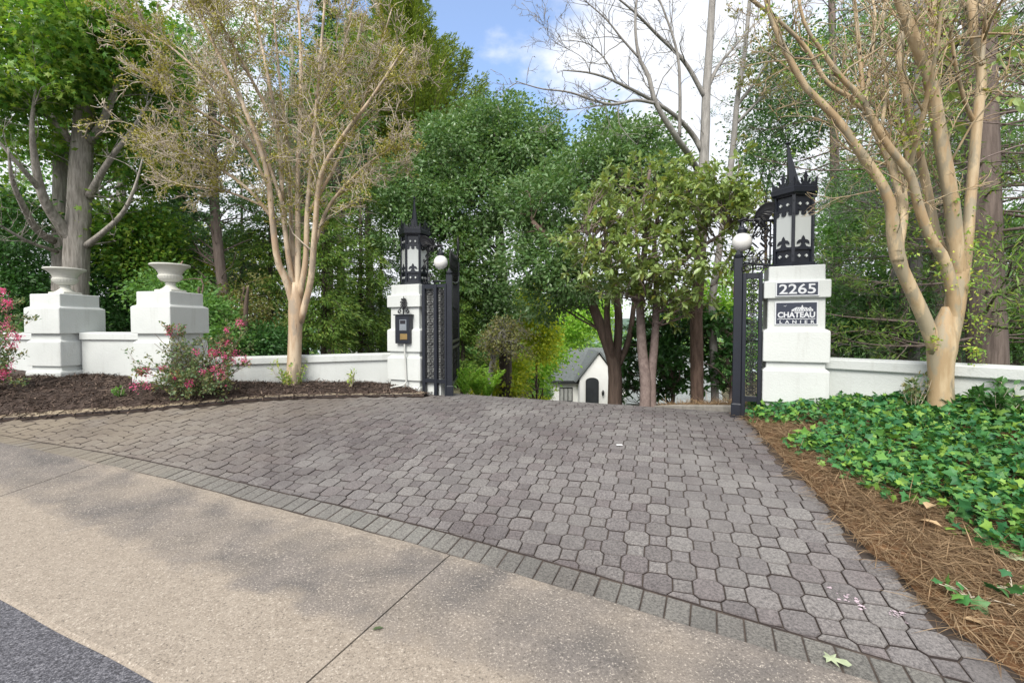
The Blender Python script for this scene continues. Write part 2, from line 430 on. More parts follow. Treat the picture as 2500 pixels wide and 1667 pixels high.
# curb line: the front edge of the paved drive, measured in (t, s)
def hit_z(u, v, z0):
    for Y in np.arange(1., 14, .01):
        p = at(u, v, Y)
        if p[2] <= z0 + float(rise(t_of(p[0], p[1]))): break
    return p
_c = [hit_z(u, v, .045) for u, v in ((0, 1077), (249, 1128), (553, 1196), (795, 1262), (1105, 1351), (1392, 1432), (1800, 1553), (2145, 1667))]
CURB_T = np.array([-16., -11] + [t_of(p[0], p[1]) for p in _c] + [1.5, 4, 10]); CURB_S = np.array([1.0, 1.75] + [s_of(p[0], p[1]) for p in _c] + [2.20, 1.9, 1.2])
_g = [hit_z(u, v, .006) for u, v in ((0, 1461), (208, 1578), (370, 1667))]
def inner_s(t): return 1.11 - .03 * np.clip(-np.asarray(t, float) - 4, 0, 12) + .0 * _g[0][0]
def curb_s(t): return np.interp(t, CURB_T, CURB_S)
ct = np.linspace(-16, 10, 160); cs = np.convolve(np.pad(curb_s(ct), 12, mode='edge'), np.ones(25) / 25, 'valid')
def curb(t): return np.interp(t, ct, cs)
def line_ts(tt, ss, z): x, y = st(ss, tt); return np.stack([x, y, rise(tt) + z], 1)
sheet('road', line_ts(ct, np.full_like(ct, -14.), 0.004), line_ts(ct, inner_s(ct) + .01, .004), M['asphalt'], 3)
# gutter apron: three slabs with open joints between them (the photo shows two joints)
JT = [(-30, None), (hit_z(249, 1128, .05), hit_z(-60, 1246, .03)), (hit_z(1105, 1351, .05), hit_z(750, 1667, .02)), (30, None)]
def jt(k):
    a, b = JT[k]
    if b is None: return (a, a)
    return (t_of(a[0], a[1]), t_of(b[0], b[1]))
sl = MB()
for k in range(3):
    (a0, a1), (b0, b1) = jt(k), jt(k + 1)
    a0, a1, b0, b1 = max(a0, -16), max(a1, -16), min(b0, 10), min(b1, 10)
    n = 60
    rows = []
    for w, z in ((0, -.1), (.004, .040), (.02, .052), (.05, .055), (.3, .045), (.6, .032), (.85, .022), (.985, .014), (1., .006), (1.0, -.05)):
        ta = np.linspace(a0 + (a1 - a0) * w + .005, b0 + (b1 - b0) * w - .005, n)
        outer = curb(ta); inner = inner_s(ta) + .003 * np.sin(ta * 7)
        rows.append(line_ts(ta, outer * (1 - w) + inner * w + (.006 * np.sin(ta * 9.3) if w < .1 else 0), z))
    P = np.array(rows); r = len(rows)
    i, j = np.meshgrid(np.arange(r - 1), np.arange(n - 1), indexing='ij')
    sl.add(P.reshape(-1, 3), np.stack([i * n + j, (i + 1) * n + j, (i + 1) * n + j + 1, i * n + j + 1], -1).reshape(-1, 4))
    for col in (0, n - 1):      # faces inside the joint
        top = P[1:-1, col]; bot = top.copy(); bot[:, 2] = -.08; m_ = len(top)
        sl.add(np.concatenate([top, bot]), [(q_, q_ + 1, q_ + 1 + m_, q_ + m_) for q_ in range(m_ - 1)])
sl.build('gutter_pavement', M['concrete'], kind='structure')
# bed of dark soil under the paving
tt = np.linspace(-15, 4.5, 220)
def zdrive(P, k): P[..., 2] = prof(s_of(P[..., 0], P[..., 1]), t_of(P[..., 0], P[..., 1])) - .0105; return P
sheet('drive_bed', line_ts(tt, curb(tt) - .02, 0), line_ts(tt, np.full_like(tt, 34.), 0), M['joint'], 320, zdrive)

# left edge (mulch side) and right edge (pine straw side) of the drive
EL = np.array([hit(u, v) for u, v in ((-330, 1046), (0, 1029), (120, 1020), (250, 1012), (400, 1000), (520, 989), (640, 977), (760, 971.5), (900, 968.5), (1035, 968))])
EL = np.concatenate([[EL[0] + (EL[0] - EL[1]) * 2.], EL, [np.array([*st(6.6, -4.55), 0])]])
ER = np.array([hit(u, v) for u, v in ((1806, 1012), (1831, 1034), (1917, 1125), (2017, 1230), (2112, 1339), (2207, 1415), (2279, 1496), (2331, 1539), (2500, 1654))])
ER = np.concatenate([ER, [ER[-1] + (ER[-1] - ER[-2]) * 1.0, ER[-1] + (ER[-1] - ER[-2]) * 4]])
def side(P, x, y):
    """signed offset of a point from a polyline (positive = to its right when walking along it)"""
    P = P[:, :2]; best = None
    for a, b in zip(P[:-1], P[1:]):
        d = b - a; L = d @ d; k = max(0, min(1, ((x - a[0]) * d[0] + (y - a[1]) * d[1]) / L))
        c = a + d * k; r = math.hypot(x - c[0], y - c[1])
        sg = math.copysign(1, d[1] * (x - a[0]) - d[0] * (y - a[1]))
        if best is None or r < best[0]: best = (r, sg)
    return best[0] * best[1]
# pavers: octagons and squares in a checkerboard, each a bevelled stone
PA = R(-18.0); ca, sa_ = math.cos(PA), math.sin(PA)
pv = MB(); rng = np.random.default_rng(5)
pit, ha, hs, cut, gap, bev = .134, .081, .053, .028, .0033, .0045
def clip(poly, tcur):
    """keep the part of a stone beyond the border course"""
    out = []
    f = lambda p: s_of(p[0], p[1]) - (curb(t_of(p[0], p[1])) + .206)
    for a, b in zip(poly, poly[1:] + poly[:1]):
        fa, fb = f(a), f(b)
        if fa >= 0: out.append(a)
        if fa * fb < 0:
            k = fa / (fa - fb); out.append((a[0] + (b[0] - a[0]) * k, a[1] + (b[1] - a[1]) * k))
    return out
def stone(poly, top=.0, tilt=(0, 0)):
    poly = [p for i, p in enumerate(poly) if math.dist(p, poly[i - 1]) > .004]
    if len(poly) < 3: return
    c = np.mean(poly, 0); k = len(poly)
    def zz(p, d): return drive_z(p[0], p[1]) + d + top + tilt[0] * (p[0] - c[0]) + tilt[1] * (p[1] - c[1])
    def inset(P, d):
        out = []
        for i in range(k):
            a, b_, e = (np.array(P[j % k]) for j in (i - 1, i, i + 1))
            u1 = (b_ - a) / np.linalg.norm(b_ - a); u2 = (e - b_) / np.linalg.norm(e - b_)
            n1 = np.array([-u1[1], u1[0]]); n2 = np.array([-u2[1], u2[0]]); m_ = n1 + n2; q = b_ + m_ * d / max(.5, (m_ @ n1)) if m_ @ m_ > .2 else b_
            v = c - b_; L = np.linalg.norm(v); w = q - b_; out.append(q if np.linalg.norm(w) < L * .7 else b_ + v * .7)
        return out
    area = sum(poly[i - 1][0] * poly[i][1] - poly[i][0] * poly[i - 1][1] for i in range(k))
    if area < 0: poly = poly[::-1]
    A_, B_ = inset(poly, gap), inset(poly, gap + bev)
    r0 = [(*q, zz(q, -.03)) for q in A_]; r1 = [(*q, zz(q, -bev * .8)) for q in A_]; r2 = [(*q, zz(q, 0)) for q in B_]
    v = r0 + r1 + r2
    f = [(j, (j + 1) % k, k + (j + 1) % k, k + j) for j in range(k)] + [(k + j, k + (j + 1) % k, 2 * k + (j + 1) % k, 2 * k + j) for j in range(k)] + [tuple(2 * k + j for j in range(k))]
    pv.add(v, f)
okt = [(-ha + cut, -ha), (ha - cut, -ha), (ha, -ha + cut), (ha, ha - cut), (ha - cut, ha), (-ha + cut, ha), (-ha, ha - cut), (-ha, -ha + cut)]
sq = [(-hs, -hs), (hs, -hs), (hs, hs), (-hs, hs)]
for a in range(-80, 50):
    for b in range(0, 90):
        lx, ly = a * pit, b * pit
        x, y = ca * lx - sa_ * ly, sa_ * lx + ca * ly
        s = s_of(x, y); t = t_of(x, y)
        if s < .8 or s > 9.2 or t < -12 or t > 4: continue
        if y > .2 and abs(x) > 1.75 * y + 1: continue
        if s < 6.9 and side(EL, x, y) < .07 and t < -3: continue
        if s > 6.9 and (t < -4.3): continue
        if s < 5.7 and side(ER, x, y) < .045 and t > -1: continue
        if s > 5.7 and t > 1.6: continue
        base = okt if (a + b) % 2 == 0 else sq
        poly = [(x + ca * p[0] - sa_ * p[1], y + sa_ * p[0] + ca * p[1]) for p in base]
        poly = clip(poly, t)
        if len(poly) < 3: continue
        stone(poly, rng.uniform(-.0035, .0035), rng.uniform(-.022, .022, 2))
pv.build('paved_drive', M['paver'], kind='structure')
# border course of single bricks along the gutter
pv = MB(); t = -11.
while t < 3.5:
    w = .124
    ta, tb = t + .0005, t + w - .0005
    poly = [st(curb(ta) + .014, ta), st(curb(tb) + .014, tb), st(curb(tb) + .203, tb), st(curb(ta) + .203, ta)]
    stone([(float(p[0]), float(p[1])) for p in poly], rng.uniform(-.008, -.002), rng.uniform(-.02, .02, 2))
    t += w
pv.build('border_course', M['border_paver'], kind='structure')
# tan edging bricks along the mulch bed
pv = MB(); el = resample(EL, 400); d = np.concatenate([[0], np.cumsum(np.linalg.norm(np.diff(el[:, :2], axis=0), axis=1))])
pos = 0.
while pos < d[-1] - .21:
    p = np.array([np.interp(pos, d, el[:, 0]), np.interp(pos, d, el[:, 1])]); e = np.array([np.interp(pos + .2, d, el[:, 0]), np.interp(pos + .2, d, el[:, 1])])
    u_ = (e - p) / np.linalg.norm(e - p); n_ = np.array([-u_[1], u_[0]])
    poly = [p + u_ * .004 - n_ * .0, p + u_ * .196, p + u_ * .196 + n_ * .15, p + u_ * .004 + n_ * .15]
    stone([tuple(x_) for x_ in poly], .042 + rng.uniform(-.006, .006), rng.uniform(-.05, .05, 2)); pos += .2
pv.build('edging_course', M['edge_brick'], kind='structure')

# ------------------------------------------------------------------ gate pillars, pedestals, walls
GX = np.array([CA, -SA]); GN = np.array([-SA, -CA])     # along the gate line / towards the street
GR = -R(23.8)
CL = np.array([-1.69, 7.94]); CR = np.array([3.445, 5.607])
def pillar(loc, label, rz, top, base, offs):
    t = thing('gate_pillar', label, 'pillar', (loc[0], loc[1], base), 'white stucco gate pillars', rz, True)
    zs = dict(cap=top, band=2.06, bb=1.85, sh=1.49, b1=1.10, r1=1.00, b2=.62)
    def Q(w, z): return (-w, w, -w, w, z - base)
    g = MB()
    g.loft([Q(.315, 0), Q(.315, .50 - base + base), Q(.300, .52), Q(.300, zs['b2'])], .010); g.build('plinth', M['stucco'], t)
    g = MB(); g.loft([Q(.300, zs['b2']), Q(.335, zs['b2'] + .004), Q(.337, zs['b2'] + .01), Q(.337, zs['r1'] - .01), Q(.330, zs['r1'] + .004), Q(.300, zs['r1'] + .03), Q(.300, zs['b1']),
            Q(.335, zs['b1'] + .004), Q(.337, zs['b1'] + .01), Q(.337, zs['sh'] - .035), Q(.330, zs['sh'] - .022), Q(.292, zs['sh']), Q(.290, zs['bb'])], .008)
    g.build('shaft', M['stucco'], t)
    g = MB(); g.loft([Q(.290, zs['bb']), Q(.333, zs['bb'] + .003), Q(.335, zs['bb'] + .01), Q(.335, zs['band'] - .018), Q(.328, zs['band'] - .006), Q(.286, zs['band']),
            Q(.285, zs['band'] + .01), Q(.285, zs['cap'] - .008), Q(.277, zs['cap'])], .008); g.build('capital', M['stucco'], t)
    return t
pillarL = pillar(CL, 'white stucco gate pillar with the call box mounted on its front', GR, 2.23, .2, 0)
g = MB(); g.loft([(.300, .66, -.22, .16, 0), (.300, .66, -.22, .16, 1.93), (.305, .655, -.215, .155, 1.94)], .008); g.build('side_pier', M['stucco'], pillarL)
pillarR = pillar(CR, 'white stucco gate pillar carrying the 2265 and CHATEAU LANIER signs', GR, 2.23, .2, 0)

PED = R(-10)
def pedestal(corner, label, base):
    w = .697; d1 = np.array([-math.cos(R(10)), math.sin(R(10))]); d2 = np.array([math.sin(R(10)), math.cos(R(10))])
    c = np.array(corner) + d1 * w / 2 + d2 * w / 2
    t = thing('pedestal', label, 'pedestal', (c[0], c[1], base), 'white pedestals carrying urns', PED, True)
    h = w / 2
    def Q(o, z): return (-h + o, h - o, -h + o, h - o, z)
    K = 1.068
    def Q(o, z): return (-h + o, h - o, -h + o, h - o, z * K)
    g = MB(); g.loft([Q(.0, -.3), Q(.0, .07), Q(.012, .09), Q(.055, .10), Q(.055, .165)], .008); g.build('plinth', M['stucco'], t)
    g = MB(); g.loft([Q(.055, .165), Q(.018, .168), Q(.015, .176), Q(.015, .52), Q(.022, .535), Q(.055, .56), Q(.055, .65)], .008); g.build('lower_block', M['stucco'], t)
    g = MB(); g.loft([Q(.055, .65), Q(.002, .653), Q(0, .661), Q(0, 1.02), Q(.008, 1.035), Q(.05, 1.056), Q(.052, 1.068), Q(.052, 1.235), Q(.06, 1.243)], .008); g.build('upper_block', M['stucco'], t)
    return c
p1c = pedestal((-7.09, 7.13), 'white stepped pedestal farther from the gate, beside the left mulch bed end', .715)
p2c = pedestal((-5.03, 6.70), 'white stepped pedestal right behind the pink flowering shrub', .72)
def urn(c, z, label, debris=False):
    t = thing('garden_urn', label, 'urn', (c[0], c[1], z), 'white garden urns on the pedestals', PED + .06, True); t.scale = (1.08, 1.08, 1.08)
    g = MB(); g.loft([(-.135, .135, -.135, .135, 0), (-.135, .135, -.135, .135, .035), (-.13, .13, -.13, .13, .042)], .006); g.build('base', M['urn'], t)
    g = MB(); g.lathe([(.125, .042), (.122, .05), (.10, .062), (.075, .085), (.060, .105), (.054, .118), (.066, .123), (.068, .133), (.055, .140), (.054, .148)], 40); g.build('stem', M['urn'], t, True)
    g = MB()
    pr = [(.054, .148), (.085, .158), (.115, .175), (.138, .200), (.148, .225), (.150, .238), (.146, .248), (.140, .252), (.138, .262), (.145, .285), (.165, .32), (.195, .352), (.225, .372), (.240, .378), (.247, .386), (.247, .396), (.240, .404), (.228, .402),
          (.20, .375), (.16, .33), (.13, .27), (.11, .22), (.02, .20)]
    g.lathe(pr, 96, flute=lambda i, a: (1 + .030 * abs(math.sin(a * 13)) if 1 <= i <= 5 else 1)); g.build('bowl', M['urn'], t)
urn(p1c, 2.04, 'white fluted urn on the pedestal in front of the big grey trunk')
urn(p2c, 2.045, 'white fluted urn with a dead stalk, on the pedestal behind the pink shrub')
g = MB(); q0 = np.array([p2c[0] + .06, p2c[1] - .05, 2.33]); g.tube([q0, q0 + [.06, 0, .09], q0 + [.14, .01, .165], q0 + [.17, .01, .20]], [.010, .009, .010, .007], 6)
M['stalk'] = mat_bark('dead_stalk', (.22, .13, .11), (.32, .22, .18))
g.build('dead_stalk', M['stalk'], origin=q0, smooth=True, label='short broken brown stalk sticking out of the urn nearer the gate', cat='stalk')

def wall(name, label, path, zb, zt, grp, th=.20):
    P = curve(np.array([(*p, 0.) for p in path]), 40)[:, :2]
    T = np.gradient(P, axis=0); T /= np.linalg.norm(T, axis=1, keepdims=True); N = np.stack([T[:, 1], -T[:, 0]], 1)
    zt = np.interp(np.linspace(0, 1, 40), np.linspace(0, 1, len(zt)), zt); zb = np.full(40, zb)
    t = thing(name, label, 'wall', (P[20][0], P[20][1], zb[0]), grp)
    def sweep(prof2):
        g = MB(); k = len(prof2); V = []
        for i in range(40):
            for (o, z, rel) in prof2:
                V.append((P[i, 0] + N[i, 0] * o, P[i, 1] + N[i, 1] * o, (zt[i] if rel else zb[i]) + z))
        f = [(i * k + j, (i + 1) * k + j, (i + 1) * k + (j + 1) % k, i * k + (j + 1) % k) for i in range(39) for j in range(k)]
        f += [tuple(range(k)), tuple(39 * k + j for j in range(k - 1, -1, -1))]
        g.add(V, f); return g
    h = th / 2
    sweep([(h, 0, 0), (h, -.115, 1), (-h, -.115, 1), (-h, 0, 0)]).build('wall_body', M['stucco'], t)
    sweep([(h - .01, -.118, 1), (h + .035, -.113, 1), (h + .038, -.106, 1), (h + .038, -.016, 1), (h + .028, -.004, 1), (0, .012, 1), (-h - .028, -.004, 1), (-h - .038, -.016, 1), (-h - .038, -.106, 1), (-h + .01, -.118, 1)]).build('coping', M['stucco'], t)
    return P, N
WG = 'white garden wall stretches'
wall('garden_wall', 'low curved white wall behind the left crape myrtle trunk', [(-5.0, 7.26), (-4.3, 7.44), (-3.4, 7.72), (-2.6, 7.96), (-2.02, 8.14)], .2, [1.02, 1.035, 1.055], WG)
wall('garden_wall', 'short higher white wall between the two urn pedestals', [(-7.02, 7.53), (-6.37, 7.47), (-5.63, 7.34)], .3, [1.425, 1.42], WG)
wall('garden_wall', 'white wall end past the farther urn pedestal by the photo edge', [(-10.4, 8.96), (-8.96, 8.26), (-7.72, 7.69)], .3, [1.41, 1.41], WG)
WRP, WRN = wall('garden_wall', 'low curved white wall behind the tan crape myrtle and ivy', [(3.76, 5.44), (4.2, 4.93), (4.62, 4.32), (4.98, 3.55), (5.2, 2.4), (5.2, 1.0)], .1, [1.14, 1.14, 1.145, 1.15], WG)
# ------------------------------------------------------------------ lanterns on the pillars
def hexring(r, z, rot=0.): return [(r * math.cos(rot + k * math.pi / 3), r * math.sin(rot + k * math.pi / 3), z) for k in range(6)]
def lantern(loc, label, rz, lean):
    t = thing('gate_lantern', label, 'lantern', (loc[0], loc[1], 2.23), 'iron lanterns on the gate pillars', rz, True)
    Rr = .232; ap = Rr * math.cos(math.pi / 6)
    g = MB(); g.rings([hexring(.285, 0), hexring(.285, .028), hexring(.262, .036), hexring(.262, .05)]); g.build('base', M['iron'], t)
    g = MB(); g.rings([hexring(Rr - .02, .05), hexring(Rr - .02, .205)]); g.rings([hexring(Rr - .02, .66), hexring(Rr - .02, .83)])
    for k in range(6):
        a = k * math.pi / 3; c, s = math.cos(a), math.sin(a)
        g.M = np.array([[c, -s, 0, 0], [s, c, 0, 0], [0, 0, 1, 0], [0, 0, 0, 1.]])
        g.loft([(Rr - .022, Rr + .005, -.019, .019, .05), (Rr - .022, Rr + .005, -.019, .019, .85)], .004)          # corner posts
        for z in (.12, .30, .47, .62, .77): g.loft([(Rr + .004, Rr + .014, -.006, .006, z), (Rr + .004, Rr + .014, -.006, .006, z + .012)], .002)
        g.M = None
    def facing(g_, k):
        a = (k + .5) * math.pi / 3; c, s = math.cos(a), math.sin(a)
        # local x along the face, y outward, z up
        g_.M = np.array([[-s, c, 0, c * ap], [c, s, 0, s * ap], [0, 0, 1, 0], [0, 0, 0, 1.]])
    for k in range(6):
        facing(g, k)
        g.box(-.10, .10, -.012, .008, .198, .222); g.box(-.10, .10, -.012, .008, .655, .678)                        # rails
        for sx in (-.06, .06):
            for z in (.21, .667): g.box(sx - .006, sx + .006, .008, .015, z - .006, z + .006)
        # fleur-de-lis at the foot of the pane and scallops at its head
        fl = [(-.088, .218), (-.088, .232), (-.07, .232), (-.06, .25), (-.064, .268), (-.078, .262), (-.066, .296), (-.048, .312), (-.026, .316), (-.018, .335), (0, .362), (.018, .335), (.026, .316), (.048, .312), (.066, .296), (.078, .262), (.064, .268), (.06, .25), (.07, .232), (.088, .232), (.088, .218)]
        # split in convex-ish strips
        g.prism([(-.018, .22), (.018, .22), (.022, .316), (.016, .338), (0, .365), (-.016, .338), (-.022, .316)], -.004, .006)
        for m_ in (-1, 1):
            g.prism([(m_ * .018, .285), (m_ * .050, .272), (m_ * .074, .262), (m_ * .068, .292), (m_ * .048, .312), (m_ * .018, .318)], -.004, .0055)
            g.prism([(m_ * .018, .22), (m_ * .095, .22), (m_ * .095, .228), (m_ * .06, .230), (m_ * .034, .24), (m_ * .026, .262), (m_ * .018, .262)], -.004, .0052)
            # head scallops: dark web with a round eye
            g.prism([(m_ * .0, .662), (m_ * .0, .604), (m_ * .020, .607), (m_ * .030, .626), (m_ * .022, .648), (m_ * .03, .662)], -.004, .006)
            g.prism([(m_ * .098, .662), (m_ * .098, .600), (m_ * .080, .604), (m_ * .060, .610), (m_ * .052, .628), (m_ * .060, .648), (m_ * .052, .662)], -.004, .006)
    g.M = None
    g.build('frame', M['iron'], t)
    for k in range(6):
        g = MB(); facing(g, k); g.box(-.105, .105, -.020, -.006, .21, .665); g.build('pane', M['milk'], t)
    for k in range(6):
        for sx in (-.042, .042):
            for z in (.125, .735):
                g = MB(); facing(g, k); g.prism([(sx, z - .020), (sx + .017, z), (sx, z + .020), (sx - .017, z)], -.02, .004); g.build('diamond', M['milk'], t)
    g = MB(); g.rings([hexring(Rr + .006, .835), hexring(Rr + .018, .85), hexring(Rr + .044, .868), hexring(Rr + .048, .925), hexring(Rr + .040, .93), hexring(Rr + .030, .940), hexring(.10, .955)]); g.build('cornice', M['iron'], t)
    # pierced cresting, one plate over each side
    g = MB(); Rc = (Rr + .036) * math.cos(math.pi / 6)
    for k in range(6):
        a = (k + .5) * math.pi / 3; c, s = math.cos(a), math.sin(a)
        g.M = np.array([[-s, c, 0, c * Rc], [c, s, 0, s * Rc], [0, 0, 1, .932], [0, 0, 0, 1.]])
        w = .132
        g.prism([(-w, 0), (w, 0), (w, .028), (-w, .028)], -.008, 0)
        for m_ in (-1, 1):
            g.prism([(m_ * .132, .028), (m_ * .104, .028), (m_ * .110, .07), (m_ * .132, .115)], -.008, 0)     # corner half leaf
            g.prism([(m_ * .104, .028), (m_ * .06, .028), (m_ * .072, .05), (m_ * .10, .056)], -.008, 0)
            g.prism([(m_ * .04, .028), (m_ * .016, .028), (m_ * .012, .052), (m_ * .03, .062), (m_ * .055, .075), (m_ * .062, .10), (m_ * .04, .092), (m_ * .06, .055)], -.008, 0)
        g.prism([(-.014, .05), (.014, .05), (.02, .098), (.034, .118), (.02, .128), (.012, .15), (0, .185), (-.012, .15), (-.02, .128), (-.034, .118), (-.02, .098)], -.008, 0)
        g.prism([(-.024, .028), (.024, .028), (.012, .052), (-.012, .052)], -.008, 0)
    g.M = None; g.build('cresting', M['iron'], t)
    g = MB(); ln = np.array(lean)
    for (r, z0, r2, z1) in ((.085, .945, .062, 1.06), (.062, 1.06, .014, 1.45), (.014, 1.45, .010, 1.50)):
        A = ln * (z0 - .945); B = ln * (z1 - .945)
        g.rings([[(x + A[0], y + A[1], z) for x, y, z in hexring(r, z0, .3)], [(x + B[0], y + B[1], z) for x, y, z in hexring(r2, z1, .3)]])
    B = ln * .55; g.lathe([(.008, 1.495), (.026, 1.502), (.032, 1.514), (.022, 1.524), (.004, 1.532)], 10, B[0], B[1])
    g.build('spire', M['iron'], t)
    return t
lantern(CL, 'dark iron hexagonal lantern with upright spire on the call box pillar', R(3.4), (0, 0))
lantern(CR, 'dark iron hexagonal lantern with leaning spire on the 2265 pillar', R(-2.0), (-.16, .0))

# ------------------------------------------------------------------ dragon brackets and globe lamps
def spiral(c, r0, r1, a0, turns, n=16, sq=1.):
    a = np.linspace(a0, a0 + turns * 2 * math.pi, n); r = np.linspace(r0, r1, n)
    return np.stack([c[0] + r * np.cos(a), c[1] + sq * r * np.sin(a)], 1)
def xz(P, y=0.): P = np.asarray(P); return np.stack([P[:, 0], np.full(len(P), y), P[:, 1]], 1)
def dragon(loc, label, lab2, sgn, rz):
    """bracket: local x runs from the lantern out over the opening"""
    t = thing('dragon_bracket', label, 'bracket', loc, 'dragon lamp brackets', rz, True)
    q_ = .68; D = np.diag([sgn * q_, q_, q_, 1.])
    g = MB(); g.M = D
    body = curve([(.16, 0, -.10), (.20, 0, -.02), (.25, 0, .035), (.32, 0, .055), (.38, 0, .05), (.43, 0, .058), (.47, 0, .075)], 26)
    g.tube(body, np.interp(np.linspace(0, 1, 26), [0, .2, .45, .7, .85, 1], [.022, .042, .055, .030, .026, .030]), 10)
    g.tube([(-.02, 0, .0), (.10, 0, .02), (.22, 0, .02)], [.03, .026, .024], 8)
    # hind leg and front claw
    for y in (-.035, .035):
        g.tube(curve([(.24, y, .02), (.26, y * 1.4, -.05), (.21, y * 1.4, -.09), (.25, y * 1.5, -.12)], 10), [.030, .028, .024, .020, .016, .014, .012, .012, .010, .008], 6)
        g.tube(curve([(.34, y, .045), (.36, y * 1.4, -.01), (.33, y * 1.4, -.035), (.355, y * 1.4, -.05)], 8), np.linspace(.020, .008, 8), 6)
    # curling chest scroll and tail scrolls
    g.tube(xz(spiral((.305, -.03), .05, .018, 1.2, 1.2), 0), np.linspace(.012, .016, 16), 6)
    tail = curve([(.17, 0, -.09), (.10, 0, -.16), (.13, 0, -.24), (.06, 0, -.32), (.10, 0, -.40), (.04, 0, -.46)], 30)
    g.tube(tail, np.linspace(.022, .009, 30), 6)
    for c, r, a, tn in (((.15, -.20), .045, 2.2, 1.3), ((.05, -.27), .040, -.6, -1.3), ((.15, -.34), .040, 2.6, 1.3), ((.04, -.42), .036, 0, 1.2), ((.22, -.17), .035, 3.3, -1.2)):
        g.tube(xz(spiral(c, r, .012, a, tn), .0), np.linspace(.009, .012, 16), 5)
    g.build('body', M['iron_black'], t, True)
    # head: long snout with open jaw, brow, ears
    g = MB(); g.M = D
    def blob(ctr): # chain of elliptical sections (x, z, half-width, half-height)
        P = []
        for (x, z, w, h) in ctr: P.append([(x, w * math.cos(a), z + h * math.sin(a)) for a in np.arange(10) * math.pi / 5])
        g.rings(P)
    blob([(.43, .065, .02, .022), (.455, .078, .036, .036), (.49, .086, .040, .036), (.52, .078, .034, .026), (.56, .066, .026, .018), (.60, .058, .022, .016), (.617, .056, .010, .010)])
    blob([(.45, .052, .02, .016), (.49, .044, .028, .016), (.54, .032, .020, .011), (.59, .026, .014, .008), (.60, .026, .006, .004)])
    for y in (-1, 1):
        g.tube([(.46, y * .028, .10), (.43, y * .042, .125), (.405, y * .05, .13)], [.012, .010, .003], 5)
        g.tube([(.505, y * .026, .108), (.525, y * .028, .106), (.54, y * .026, .094)], [.010, .011, .005], 5)
        g.tube([(.59, y * .016, .072), (.602, y * .016, .077)], [.008, .005], 5)
    g.build('head', M['iron_black'], t, True)
    # wings: membrane with raised ribs
    for y in (-1, 1):
        g = MB(); g.M = D
        root = np.array([.33, y * .03, .07])
        tips = [np.array(p) for p in ((.02, y * .13, .20), (.04, y * .12, .13), (.08, y * .11, .075), (.13, y * .08, .035))]
        lead = curve([root, (.30, y * .08, .19), (.20, y * .13, .29), (.10, y * .15, .315), (.02, y * .15, .30)], 16)
        fans = [lead]
        for tp in tips: fans.append(curve([root, root * .5 + tp * .5 + np.array([0, y * .03, .05]), tp], 16))
        for a, b in zip(fans[:-1], fans[1:]):
            mid = (a + b) / 2; mid[:, 1] -= y * .012 * np.sin(np.linspace(0, math.pi, 16)); mid[-1] = mid[-1] * .85 + mid[-4] * .15
            for off in (0, y * .006):
                L = [a + [0, off, 0], mid + [0, off, 0], b + [0, off, 0]]
                g.add(np.concatenate(L), [(r * 16 + i, r * 16 + i + 1, (r + 1) * 16 + i + 1, (r + 1) * 16 + i) for r in range(2) for i in range(15)])
        for k_, fpts in enumerate(fans): g.tube(fpts, np.linspace(.014, .005, 16) if k_ == 0 else np.linspace(.009, .004, 16), 5)
        g.build('wing', M['iron_black'], t, True)
    # globe lamp hanging from the jaw: a thing of its own
    c, s = math.cos(rz), math.sin(rz); hx = .535 * q_ * sgn
    lp = (loc[0] + c * hx, loc[1] + s * hx, loc[2] + .015)
    l = thing('globe_lamp', lab2, 'lamp', lp, 'white globe lamps', 0, True)
    g = MB(); g.lathe([(.008, .015), (.016, .010), (.018, -.03), (.026, -.06), (.034, -.068), (.050, -.085), (.054, -.095), (.066, -.098), (.066, -.106), (.056, -.11), (.056, -.138), (.050, -.14)], 28); g.build('fitter', M['iron'], l, 'auto')
    g = MB(); a = np.linspace(.42, math.pi, 22); g.lathe([(.117 * math.sin(x) + 1e-4, -.247 + .117 * math.cos(x)) for x in a], 40); g.build('globe', M['opal'], l, True)
dz = 2.23 + .62
dragon((*(CL + GX * .20 + GN * .05), dz - .02), 'black winged dragon bracket on the lantern of the call box pillar', 'white globe lamp hanging from the dragon above the open gate leaf', 1, GR)
dragon((*(CR - GX * .20 + GN * .02), dz - .03), 'black winged dragon bracket on the lantern above the 2265 sign', 'white globe lamp hanging from the dragon beside the 2265 pillar', -1, GR)

# ------------------------------------------------------------------ ironwork panels, gate leaves
def scroll_fill(g, x0, x1, z0, z1, unit, r=.006, y=0.):
    """stack of mirrored C-scrolls with rings, like cast iron filigree"""
    W = x1 - x0; cx = (x0 + x1) / 2; n = max(1, round((z1 - z0) / unit)); h = (z1 - z0) / n; T = []
    rr_ = min(W * .23, h * .23)
    for k in range(n):
        zc = z0 + h * (k + .5)
        for mx_ in (-1, 1):
            for mz in (-1, 1):
                c = (cx + mx_ * W * .245, zc + mz * h * .25)
                P = spiral((0, 0), rr_, rr_ * .28, math.pi * .0, 1.35, 14)
                P = np.stack([c[0] - mx_ * P[:, 0], c[1] + mz * P[:, 1]], 1)
                T.append((xz(P, y), np.full(14, r)))
            P = np.array([(cx + mx_ * W * .02, zc - h * .28), (cx + mx_ * W * .10, zc - h * .1), (cx + mx_ * W * .46, zc), (cx + mx_ * W * .10, zc + h * .1), (cx + mx_ * W * .02, zc + h * .28)])
            T.append((xz(curve(np.column_stack([P, P[:, 0] * 0]), 14)[:, :2], y), np.full(14, r)))
        T.append((xz(spiral((cx, zc), W * .10, W * .10, 0, 1., 14), y), np.full(14, r)))
        T.append((xz(spiral((cx, zc + h * .5), W * .08, W * .08, 0, 1., 14), y), np.full(14, r)))
    g.tubes(T, 4)
